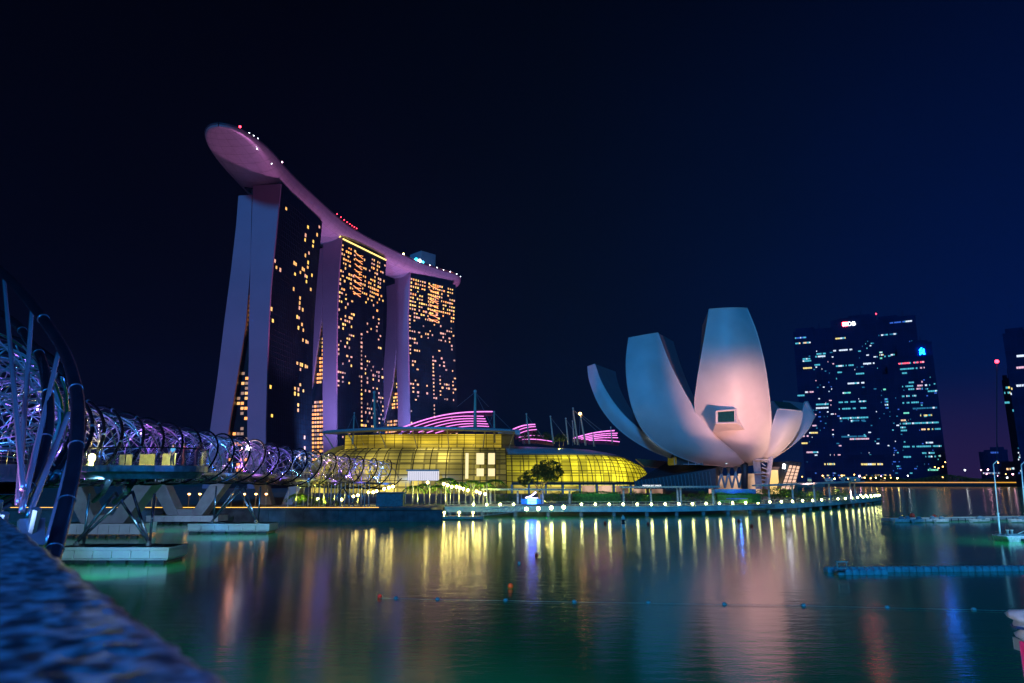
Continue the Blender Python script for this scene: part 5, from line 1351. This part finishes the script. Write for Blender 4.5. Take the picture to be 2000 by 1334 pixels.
# distant lamps
dl = {}
for i, (px, py, k) in enumerate([(1842, 912, 'o'), (1849, 914, 'o'), (1858, 911, 'o'), (1864, 902, 'o'), (1617, 929, 'o'), (1690, 930, 'p'), (1680, 927, 'o'), (1655, 929, 'o'), (1733, 930, 'p'), (1576, 931, 'o'), (1786, 929, 'w'), (1855, 932, 'o'), (1901, 918, 'w'), (1933, 918, 'p'), (1943, 926, 'p'), (1947, 917, 'p'), (1958, 926, 'o'), (1964, 929, 'p'), (1969, 903, 'o'), (1981, 926, 'o'), (1983, 933, 'w'), (1995, 926, 'p'), (1700, 933, 'o'), (1712, 934, 'o'), (1722, 933, 'y'), (1740, 934, 'o'), (1752, 933, 'o'), (1765, 934, 'y'), (1630, 934, 'o'), (1640, 935, 'y'), (1667, 935, 'o')]):
    Y = 770; z = zat(py, Y); m_ = {'o': M_ORANGEB, 'p': M_PINKL, 'w': M_WHITEL, 'y': M_GLOBEY}[k]; r_ = random.uniform(.45, .8)
    q = MB(); q.ball((0, 0, z), r_, 8); q.mi = 1; q.tube([(0, 0, 3.2), (0, 0, z)], .15, 5)
    o = q.build('street_lamp', [m_, M_TDARK]); o.location = (xat(px, Y), Y + 12, 0); tag(o, {'o': 'distant orange street lamp on the far shore', 'p': 'distant pink street lamp on the far shore', 'w': 'distant white street lamp on the far shore', 'y': 'distant yellow street lamp on the far shore'}[k], 'street lamp', 'street lamps on the far shore, ' + {'o': 'orange', 'p': 'pink', 'w': 'white', 'y': 'yellow'}[k])
q = MB(); q.box((900, 776, 4.6), (1100, .6, 1.0)); tag(q.build('far_edge_glow', mat('far_orange', emit=(1, .45, .05), es=.9)), 'long orange glow for the lit promenade edge of the far waterfront', 'light strip')  # glowing strip put in for the lit edge of the far promenade
q = MB(); q.box((900, 778, 2.2), (1100, 3, 4)); tag(q.build('far_quay_wall', M_DGREY), 'dark far quay wall under the orange glow', 'quay wall')
rnd = random.Random(5); q = MB()
for _ in range(9000):
    px = rnd.uniform(1690, 2010); X = xat(px, 800); h = 5 + 4.5 * (.5 + .5 * math.sin(px * .045)) + 2 * noise.noise(Vector((px * .15, 0, 0)))
    p = Vector((X, 800 + rnd.uniform(-8, 8), 3.2 + rnd.random() ** .6 * h)); a = Vector((rnd.gauss(0, 1), rnd.gauss(0, 1), rnd.gauss(0, 1))).normalized(); b = a.orthogonal().normalized(); s_ = rnd.uniform(.5, 1.1)
    q.add([p - a * s_, p + b * s_ * .6, p + a * s_, p - b * s_ * .6], [(0, 1, 2, 3)])
tag(q.build('treeline', M_LEAFD), 'dark far treeline along the opposite shore', 'trees', kind='stuff')

# ================================================================== WATER THINGS
def pontoon_row(label, x0, x1, ya, yb, nseg, h, dw):
    a = atZ(x0, ya, 0); b = atZ(x1, yb, 0); root = empty('floating_pontoon'); tag(root, label, 'pontoon'); d = (b - a); L = d.length; rz = math.atan2(d.y, d.x)
    for i in range(nseg):
        c = a.lerp(b, (i + .5) / nseg); q = MB(); rr = random.uniform(-.04, .04)
        q.box((c.x, c.y, h / 2 - .05), (L / nseg - .06, dw, h), rz + rr * .3, rx=rr * .4); q.box((c.x, c.y - dw * .1, h - .03), (L / nseg * .7, dw * .7, .12), rz)
        q.build('float_cube', mat('float_blue', (.50, .66, .72), .45, var=.3, vs=2), root, bevel=.06)
    return root
pontoon_row('near floating pontoon of linked cubes reaching the right edge', 1612, 2040, 1117, 1114, 30, .36, .8)
pontoon_row('short second row of cubes at the near pontoon end', 1632, 1730, 1121.5, 1121, 7, .34, .8)
q = MB(); a = atZ(1645, 1112, .5); 
for k in (0, 1): q.tube([(a.x - .35 + .7 * k, a.y, .5), (a.x - .35 + .7 * k, a.y, 1.05)], .04, 6)
q.box((a.x, a.y, 1.05), (.85, .3, .08)); q.box((a.x, a.y, .6), (.75, .3, .06)); tag(q.build('small_bench', M_POSTW), 'small white bench frame standing on the near pontoon', 'bench')
# far pontoon jetty with boats
a = atZ(1737, 1019, 0); b = atZ(2060, 1013.5, 0)
root = empty('far_pontoon'); tag(root, 'long far pontoon with a bright white edge, behind the boat', 'pontoon'); d = b - a; rz = math.atan2(d.y, d.x); c = (a + b) / 2
q = MB(); q.box((c.x, c.y + 1, .3), (d.length, 2.4, .5), rz); q.build('deck', M_CONC, root)
q = MB(); q.box((c.x, c.y - .25, .52), (d.length, .12, .1), rz); q.build('white_edge', mat('edge_white', (.8, .85, .9), .4, emit=None), root)
q = MB()
for i in range(24): p = a.lerp(b, (i + .5) / 24); q = MB(); q.tube([(p.x, p.y - .2, -.3), (p.x, p.y - .2, .4)], .12, 6); q.build('float', M_DGREY, root)
light('AREA', 'pontoon_light', (c.x, c.y - 6, 3.5), (.5, .8, 1), 1100, target=(c.x, c.y, .4), size=25)
def hull(name, loc, L, Bm, H, rz, label, cat, m, cover=None, group=None):
    root = empty(name, loc, rz); tag(root, label, cat, group); rows = []
    for i in range(11):
        t = i / 10; x_ = (t - .5) * L; wd = Bm / 2 * (1 - max(0, (t - .55) / .45) ** 2.2) * (.85 + .15 * min(1, t * 4)); kz = -.25 * H + .5 * H * max(0, (t - .7) / .3) ** 2
        wd = max(wd, .03); rows.append([Vector((x_, -wd, H * (1 + .15 * t))), Vector((x_, -wd * .85, H * .3)), Vector((x_, 0, kz)), Vector((x_, wd * .85, H * .3)), Vector((x_, wd, H * (1 + .15 * t)))])
    q = MB(); q.grid(rows); q.grid([[r_[0], r_[-1]] for r_ in rows]); q.add(rows[0], [(0, 1, 2, 3, 4)]); q.build('hull', m, root, smooth=False)
    q = MB(); q.tube([r_[0] for r_ in rows], .05, 6); q.tube([r_[-1] for r_ in rows], .05, 6); q.build('gunwale', M_POSTW, root)
    return root
M_BOAT = mat('boat_white', (.6, .66, .72), .4)
for i, (px, cl) in enumerate(((1752, 'leftmost'), (1764, 'second'), (1786, 'third'), (1812, 'dark red trimmed'), (1830, 'tarpaulin covered'), (1905, 'grey covered'), (1985, 'large covered'))):
    Y = 119 + (i % 2); X = xat(px, Y); L = 2.6 if i < 5 else 4.2
    r_ = hull('small_boat', (X, Y, 0), L, 1.0, .5, .15 * (i % 3), ['small boat at the left tip of the far pontoon', 'second small boat from the left tip of the far pontoon', 'third small boat behind the far pontoon, beside a red buoy', 'low boat with dark cover behind the far pontoon', 'small boat with raised tarpaulin beside the right red float', 'grey covered boat halfway along the far pontoon', 'larger covered boat behind the far pontoon at the right edge'][i], 'boat', M_BOAT, group='boats moored at the far pontoon')
    q = MB(); q.lathe([(.45 * L / 2.6, .5), (.42 * L / 2.6, .8), (.2, 1.05)], (0, 0, 0), 8); q.build('cover', mat('tarp_blue', (.15, .28, .36), .7), r_, smooth=True)
# boat with two tall lamp posts on the right
Y = atZ(1975, 1058, 0).y; X0 = xat(1951, Y)
root = empty('work_barge', (X0 + 3.6, Y + 1.2, 0)); tag(root, 'flat white work barge at the right edge with bollards on deck', 'barge')
q = MB(); q.hexa([(-3.4, -1.3, -.2), (5, -1.4, -.2), (5, 1.3, -.2), (-3.4, 1.2, -.2)], [(-3.8, -1.5, .62), (5.2, -1.5, .5), (5.2, 1.5, .5), (-3.6, 1.4, .62)]); q.build('hull', M_BOAT, root, bevel=.08)
q = MB(); q.box((.5, 0, .68), (7.6, 2.4, .12)); q.build('deck', mat('barge_deck', (.12, .24, .3), .6), root)
for x_ in (-2.6, -2.1, .9): q = MB(); q.lathe([(.12, .7), (.12, 1.15), (.18, 1.17), (.18, 1.25)], (x_, 0, 0), 10); q.build('mooring_bollard', M_CONCW, root, smooth=True)
q = MB(); q.box((.2, .3, 1.2), (.55, .5, 1.2)); q.build('control_box', M_CONCW, root, bevel=.03)
q = MB(); q.lathe([(.28, -.1), (.28, .15)], (-1.9, -1.55, .2), 12); q.build('tyre_fender', M_DGREY, root)
q = MB(); q.tube([(-1.4, 0, .8), (.1, .2, 1.3)], .05, 6); q.build('hose', M_POSTB, root)
def tall_lamp(px0, y0, px1, y1, Y, label):
    b = atZ(px0, y0, .6) if Y is None else atY(px0, y0, Y); t = atY(px1, y1, b.y); root = empty('tall_lamp_post', b); tag(root, label, 'lamp post', 'leaning lamp posts over the barge'); v = t - b
    q = MB(); q.tube([(0, 0, 0), v * .31], .105, 10); q.tube([v * .31, v], .06, 10); q.build('shaft', M_LPOST, root, smooth=True)
    q = MB(); q.tube([v, v + Vector((.55, 0, .45))], .055, 8); q.build('arm', M_LPOST, root); q = MB(); q.lathe([(.13, -.06), (.15, .1)], v * .31, 10); q.build('collar', M_LPOST, root)
M_LPOST = mat('lamp_post_blue', (.75, .85, .9), .4)
tall_lamp(1953.5, 1048, 1940, 907, atZ(1953, 1056, 0).y + .6, 'tall leaning lamp post at the left end of the white barge')
tall_lamp(2006, 1048, 1994.5, 908, atZ(1953, 1056, 0).y + .8, 'tall leaning lamp post at the right picture edge')
light('AREA', 'barge_light', (X0 + 2, Y - 6, 6), (.25, .65, 1), 1000, target=(X0 + 3, Y, 1.5), size=2)

def buoy(px, py, r_, m, label, post=False, group=None):
    p = atZ(px, py, 0); root = empty('buoy', (p.x, p.y, 0)); tag(root, label, 'buoy', group)
    q = MB(); q.ball((0, 0, r_ * .55), r_, 12, 1.1); q.build('float', m, root, smooth=True)
    q = MB(); q.tube([(0, 0, r_ * 1.5), (0, 0, r_ * 2.1)], r_ * .15, 6); q.build('lifting_ring', M_DGREY, root)
MR = mat('buoy_red', (.75, .05, .03), .45); MO = mat('buoy_orange', (.9, .18, .03), .45); MW = mat('buoy_white', (.8, .8, .8), .5)
buoy(997, 1149, .19, MO, 'orange buoy in the middle of the water, largest one'); buoy(741.5, 1168, .14, MR, 'red buoy at the left end of the float line')
buoy(1048, 1086, .16, MR, 'dark red buoy in the blue reflection'); buoy(1014, 1101, .12, MW, 'small pinkish white buoy left of the blue reflection')
buoy(1182, 1023, .24, MR, 'red buoy in front of the deck, left of the channel marker'); buoy(1266, 1024, .22, MR, 'red buoy right of the channel marker'); buoy(1443, 1019, .25, MR, 'red buoy under the museum reflection, left one'); buoy(1468, 1029, .25, MR, 'red buoy under the museum reflection, right one')
buoy(1782, 1010, .45, MR, 'red buoy behind the far pontoon, left one'); buoy(1825, 1012, .4, MR, 'red buoy behind the far pontoon, right one')
for px_, py_ in ((997, 1149), (741.5, 1168)):
    p = atZ(px_, py_, 0); light('SPOT', 'buoy_fill', (p.x - .3, p.y - 1.6, 1.6), (1, .55, .4), 60, target=(p.x, p.y, .25), spot_size=R(24), spot_blend=.5, shadow_soft_size=.03)  # small spots added so the two buoys stand out
# float line
fl = [(772, 1169), (853, 1171), (986, 1173), (1120, 1176), (1265, 1178), (1413, 1181), (1568, 1183), (1731, 1187), (1900, 1191)]
line = [atZ(px, py, .05) for px, py in [(741, 1168)] + fl + [(2010, 1194)]]
wf = None
for px, py in fl:
    p = atZ(px, py, 0)
    if wf is None:
        q = MB(); q.lathe([(.02, -.13), (.10, -.1), (.13, 0), (.10, .1), (.02, .13)], (0, 0, .05), 10); wf = o = q.build('line_float', mat('float_white', (.9, .9, .9), .4)); tag(o, 'small white float on the rope across the water', 'float', 'white floats on the rope')
    else: o = wf.copy(); COL.objects.link(o)
    o.location = (p.x, p.y, 0); o.rotation_euler = (0, R(90), 0)
q = MB(); q.tube(line, .012, 5); tag(q.build('float_rope', mat('rope', (.3, .45, .4), .7)), 'thin pale rope carrying the white floats', 'rope')
# channel marker
p = atZ(1217.5, 1031, 0); root = empty('channel_marker', (p.x, p.y, 0)); tag(root, 'black and white channel marker standing in front of the deck', 'marker')
q = MB(); q.box((0, 0, .25), (.45, .45, .5)); q.box((0, 0, 1.35), (.5, .5, .25)); q.build('white_bands', MW, root, bevel=.03)
q = MB(); q.box((0, 0, .68), (.4, .4, .35)); q.box((0, 0, 1.05), (.42, .42, .35)); q.build('black_bands', mat('marker_black', (.01, .01, .01), .5), root)
q = MB(); q.lathe([(.3, 1.48), (.02, 1.95)], (0, 0, 0), 10); q.build('top_cone', MW, root)

# covered post at the lower right corner
a = atY(1985, 1196, 9.5)
root = empty('covered_stand', (a.x + .72, 9.8, 3.8)); tag(root, 'stand under a white tarpaulin with a red pole at the lower right corner', 'stand')
zt = a.z - 4.0
q = MB(); rows = []
for k in range(9):
    t = k / 8; w_ = .5 + .05 * math.sin(k * 2.1) - .09 * t; rows.append([Vector((w_ * math.cos(an) * (1 + .06 * math.sin(an * 5 + k)), w_ * math.sin(an) * (1 + .06 * math.sin(an * 5 + k)), zt + .1 - t * .34 + .03 * math.sin(an * 3 + k))) for an in [2 * math.pi * j / 20 for j in range(21)]])
rows.insert(0, [Vector((0, 0, zt + .2))] * 21); q.grid(rows); q.build('tarpaulin', mat('tarp_white', (.7, .76, .8), .6, var=.15, vs=4, bump=.3), root, smooth=True)
q = MB(); q.tube([rows[5][j] * 1.0 + Vector((0, 0, 0)) for j in range(21)], .02, 6); q.build('strap', mat('strap_blue', (.02, .06, .2), .6), root)
q = MB(); q.tube([(-.56, -.12, zt - .2), (-.56, -.12, -4.4)], .045, 12); q.build('red_pole', mat('pole_red', (.9, .03, .12), .3), root, smooth=True)
q = MB(); q.tube([(-.2, -.3, zt - .15), (-.2, -.3, -4.4)], .03, 12); q.tube([(.3, .3, zt), (.3, .3, -4.4)], .05, 10); q.build('white_pole', M_POSTW, root, smooth=True)
q = MB(); q.box((.1, .1, zt - .34), (.8, .7, .16)); q.build('box_frame', M_POSTB, root)
light('POINT', 'corner_fill', (a.x - 1.6, 7.6, 5.6), (.9, .8, 1), 120, shadow_soft_size=.08)  # fill added to brighten the covered stand

# ================================================================== PEOPLE on the pod
def person(loc, rz, h, pose, shirt, pants, hair, label):
    root = empty('person', loc, rz); tag(root, label, 'person', 'people on the viewing platform')
    s_ = h / 1.75
    J = {'pel': (0, 0, .95), 'sp': (0, -.02 + pose['lean'] * .25, 1.2), 'ch': (0, pose['lean'] * .6, 1.40), 'nk': (0, pose['lean'] * .9, 1.50), 'hd': (0, pose['lean'] * 1.1 + .02, 1.63), 'ht': (0, pose['lean'] * 1.1 + .01, 1.73)}
    V = {k: Vector(v) for k, v in J.items()}
    for sd, sg in (('l', -1), ('r', 1)):
        V['hip' + sd] = Vector((.09 * sg, 0, .92)); V['kn' + sd] = Vector((.11 * sg, .05 + pose['step'] * sg, .5)); V['an' + sd] = Vector((.12 * sg, -.02 + pose['step'] * sg, .08)); V['to' + sd] = Vector((.13 * sg, .15 + pose['step'] * sg, .03))
        V['sh' + sd] = V['ch'] + Vector((.19 * sg, 0, .03)); V['el' + sd] = V['sh' + sd] + Vector(pose['el' + sd]); V['wr' + sd] = V['el' + sd] + Vector(pose['wr' + sd]); V['ha' + sd] = V['wr' + sd] + Vector(pose['wr' + sd]).normalized() * .09
    ed = [('pel', 'sp'), ('sp', 'ch'), ('ch', 'nk'), ('nk', 'hd'), ('hd', 'ht')]
    rad = dict(pel=.14, sp=.12, ch=.13, nk=.055, hd=.088, ht=.07)
    for sd in 'lr':
        ed += [('pel', 'hip' + sd), ('hip' + sd, 'kn' + sd), ('kn' + sd, 'an' + sd), ('an' + sd, 'to' + sd), ('ch', 'sh' + sd), ('sh' + sd, 'el' + sd), ('el' + sd, 'wr' + sd), ('wr' + sd, 'ha' + sd)]
        rad.update({'hip' + sd: .095, 'kn' + sd: .06, 'an' + sd: .042, 'to' + sd: .038, 'sh' + sd: .06, 'el' + sd: .043, 'wr' + sd: .028, 'ha' + sd: .034})
        for k in range(5):
            b = V['ha' + sd]; dr = Vector(pose['wr' + sd]).normalized(); side = dr.orthogonal().normalized(); nm = 'f%d%s' % (k, sd)
            V[nm] = b + side * (k - 2) * .017 + dr * (.075 - .008 * abs(k - 2) - (.03 if k == 0 else 0)); rad[nm] = .009; ed.append(('ha' + sd, nm))
    def skin(keys, name, m, grow, root_k):
        idx = {k: i for i, k in enumerate(keys)}; me = bpy.data.meshes.new(name)
        me.from_pydata([tuple(V[k] * s_) for k in keys], [(idx[a], idx[b]) for a, b in ed if a in idx and b in idx], []); me.materials.append(m)
        o = bpy.data.objects.new(name, me); COL.objects.link(o); o.parent = root
        md = o.modifiers.new('skin', 'SKIN'); md.use_smooth_shade = True
        for k, i in idx.items():
            r_ = (rad[k] + grow) * s_; sv = me.skin_vertices[0].data[i]; sv.radius = (r_, r_ * (.8 if k in ('ch', 'sp', 'pel') else 1)); sv.use_root = (k == root_k)
        ss = o.modifiers.new('sub', 'SUBSURF'); ss.levels = 1; ss.render_levels = 1; return o
    skin(list(V), 'body', mat('skin', (.5, .28, .2), .5), 0, 'pel')
    skin(['pel', 'sp', 'ch', 'shl', 'shr', 'ell', 'elr'], 'shirt', shirt, .026, 'ch')
    skin(['sp', 'pel', 'hipl', 'hipr', 'knl', 'knr', 'anl', 'anr'], 'trousers', pants, .018, 'pel')
    q = MB(); c = V['hd'] * s_; q.ball((c.x, c.y - .02, c.z + .045), .105 * s_, 12); q.lathe([(.09 * s_, c.z - .14), (.1 * s_, c.z + .03)], (c.x, c.y - .05, 0), 10); q.build('hair', hair, root, smooth=True)
MH = mat('hair_dark', (.02, .015, .012), .5)
lean = dict(lean=.28, step=.06, elL=0, ell=(-.08, .16, -.22), wrl=(.06, .22, .02), elr=(.08, .16, -.22), wrr=(.02, .24, .02))
stand = dict(lean=.02, step=.02, ell=(-.07, .02, -.27), wrl=(.03, .12, -.2), elr=(.07, .03, -.27), wrr=(-.03, .14, -.18))
hug = dict(lean=.08, step=.05, ell=(-.1, .14, -.2), wrl=(.16, .16, .05), elr=(.1, .16, -.18), wrr=(-.1, .2, .08))
DP = 7.99
person((xat(333, 50.3), 50.3, DP), R(150), 1.62, stand, mat('shirt_blue', (.03, .35, .6), .7), mat('trousers_dark', (.02, .04, .06), .8), MH, 'person in a blue top standing at the left of the group by the railing')
person((xat(353, 50.0), 50.0, DP), R(-60), 1.68, hug, mat('shirt_red', (.35, .06, .10), .7), mat('trousers_brown', (.28, .08, .05), .8), MH, 'person in a dark red top in the middle of the group')
person((xat(378, 50.2), 50.2, DP), R(-75), 1.70, lean, mat('shirt_maroon', (.12, .03, .07), .7), mat('trousers_maroon', (.07, .03, .06), .8), MH, 'person in dark maroon leaning right over the railing')
# bright lamp on the bridge deck
p, d, n_ = axis(118); 
q = empty('star_lamp', atY(485, 875, 112)); tag(q, 'brightest white lamp above the footbridge, left of the dark tower base', 'lamp')
s2 = MB(); s2.ball((0, 0, 0), .42, 10); s2.build('bulb', mat('star_white', emit=(1, .85, .95), es=14), q, smooth=True); s2 = MB(); s2.tube([(0, 0, -.3), (0, 0, -3.3)], .08, 6); s2.build('post', M_POSTB, q)
light('POINT', 'star_glow', tuple(atY(470, 874, 111)), (1, .42, .3), 120, shadow_soft_size=.4)

# ================================================================== STONE PARAPET in the foreground
def parapet():
    a0 = Vector((.17, .25, 0)); a1 = Vector((-6.25, 8.25, 0)); d = (a1 - a0).normalized(); nl = Vector((-d.y, d.x, 0))   # left of travel
    if nl.x > 0: nl = -nl
    L = (a1 - a0).length; NU, NV = 420, 60; rows = []; wd = 1.1
    for i in range(NU + 1):
        u = i / NU; s_ = L * u ** 2.0; row = []
        for j in range(NV + 1):
            if j < 14:       # outer face down, then rounded edge
                t = j / 13; off = -.02 * (1 - t); z = 6.755 - .9 * (1 - t) ** 1.2 - .02 * (1 - t)
            else:
                t = (j - 13) / (NV - 13); off = wd * t ** 1.5 + .02 * (1 - math.exp(-t * 30)); z = 6.755 + .012 * (1 - math.exp(-t * 30))
            p = a0 + d * s_ + nl * off; p.z = z
            k = Vector((p.x, p.y, p.z)); amp = .005 * noise.noise(k * 4) + .0025 * noise.noise(k * 14) + .004 * noise.noise(k * 31)
            p.z += amp; p -= nl * amp * (.8 if j < 18 else .1); row.append(p)
        rows.append(row)
    q = MB(); q.grid(rows)
    m = bpy.data.materials.new('rough_granite'); m.use_nodes = True; t = m.node_tree; b = t.nodes['Principled BSDF']
    tcn = t.nodes.new('ShaderNodeTexCoord'); vo = t.nodes.new('ShaderNodeTexNoise'); vo.inputs['Scale'].default_value = 25; vo.inputs['Detail'].default_value = 5; t.links.new(tcn.outputs['Object'], vo.inputs['Vector'])
    rp = t.nodes.new('ShaderNodeValToRGB'); t.links.new(vo.outputs[0], rp.inputs[0]); rp.color_ramp.elements[0].position = .44; rp.color_ramp.elements[0].color = (.05, .05, .06, 1); rp.color_ramp.elements[1].position = .60; rp.color_ramp.elements[1].color = (.62, .64, .7, 1)
    t.links.new(rp.outputs[0], b.inputs['Base Color']); b.inputs['Roughness'].default_value = .38
    n2 = t.nodes.new('ShaderNodeTexNoise'); n2.inputs['Scale'].default_value = 40; n2.inputs['Detail'].default_value = 4; t.links.new(tcn.outputs['Object'], n2.inputs['Vector'])
    bp = t.nodes.new('ShaderNodeBump'); bp.inputs['Strength'].default_value = .4; bp.inputs['Distance'].default_value = .008; t.links.new(n2.outputs[0], bp.inputs['Height']); t.links.new(bp.outputs[0], b.inputs['Normal'])
    o = q.build('stone_parapet', m, smooth=True); tag(o, 'rough wet granite parapet, out of focus, at the lower left corner', 'parapet')
parapet()
light('AREA', 'bank_light', (-3.5, -1.5, 10.5), (.02, .18, 1), 100, target=(-2, 2.5, 6.7), size=.4)
light('AREA', 'bank_light', (2.5, 22, 12), (.03, .25, 1), 1100, target=(-13, 16, 8), size=2)

# ================================================================== HAZE
q = MB(); q.box((450, 820, 145), (3900, 1800, 296)); hz_o = q.build('haze', None)
hm = bpy.data.materials.new('night_haze'); hm.use_nodes = True; ht = hm.node_tree; ht.nodes.clear()
ho = ht.nodes.new('ShaderNodeOutputMaterial'); hv = ht.nodes.new('ShaderNodeVolumePrincipled'); hv.inputs['Color'].default_value = (.45, .55, 1, 1); hv.inputs['Density'].default_value = .00009; hv.inputs['Anisotropy'].default_value = .3
ht.links.new(hv.outputs[0], ho.inputs['Volume']); hz_o.data.materials.clear(); hz_o.data.materials.append(hm); tag(hz_o, kind='stuff')
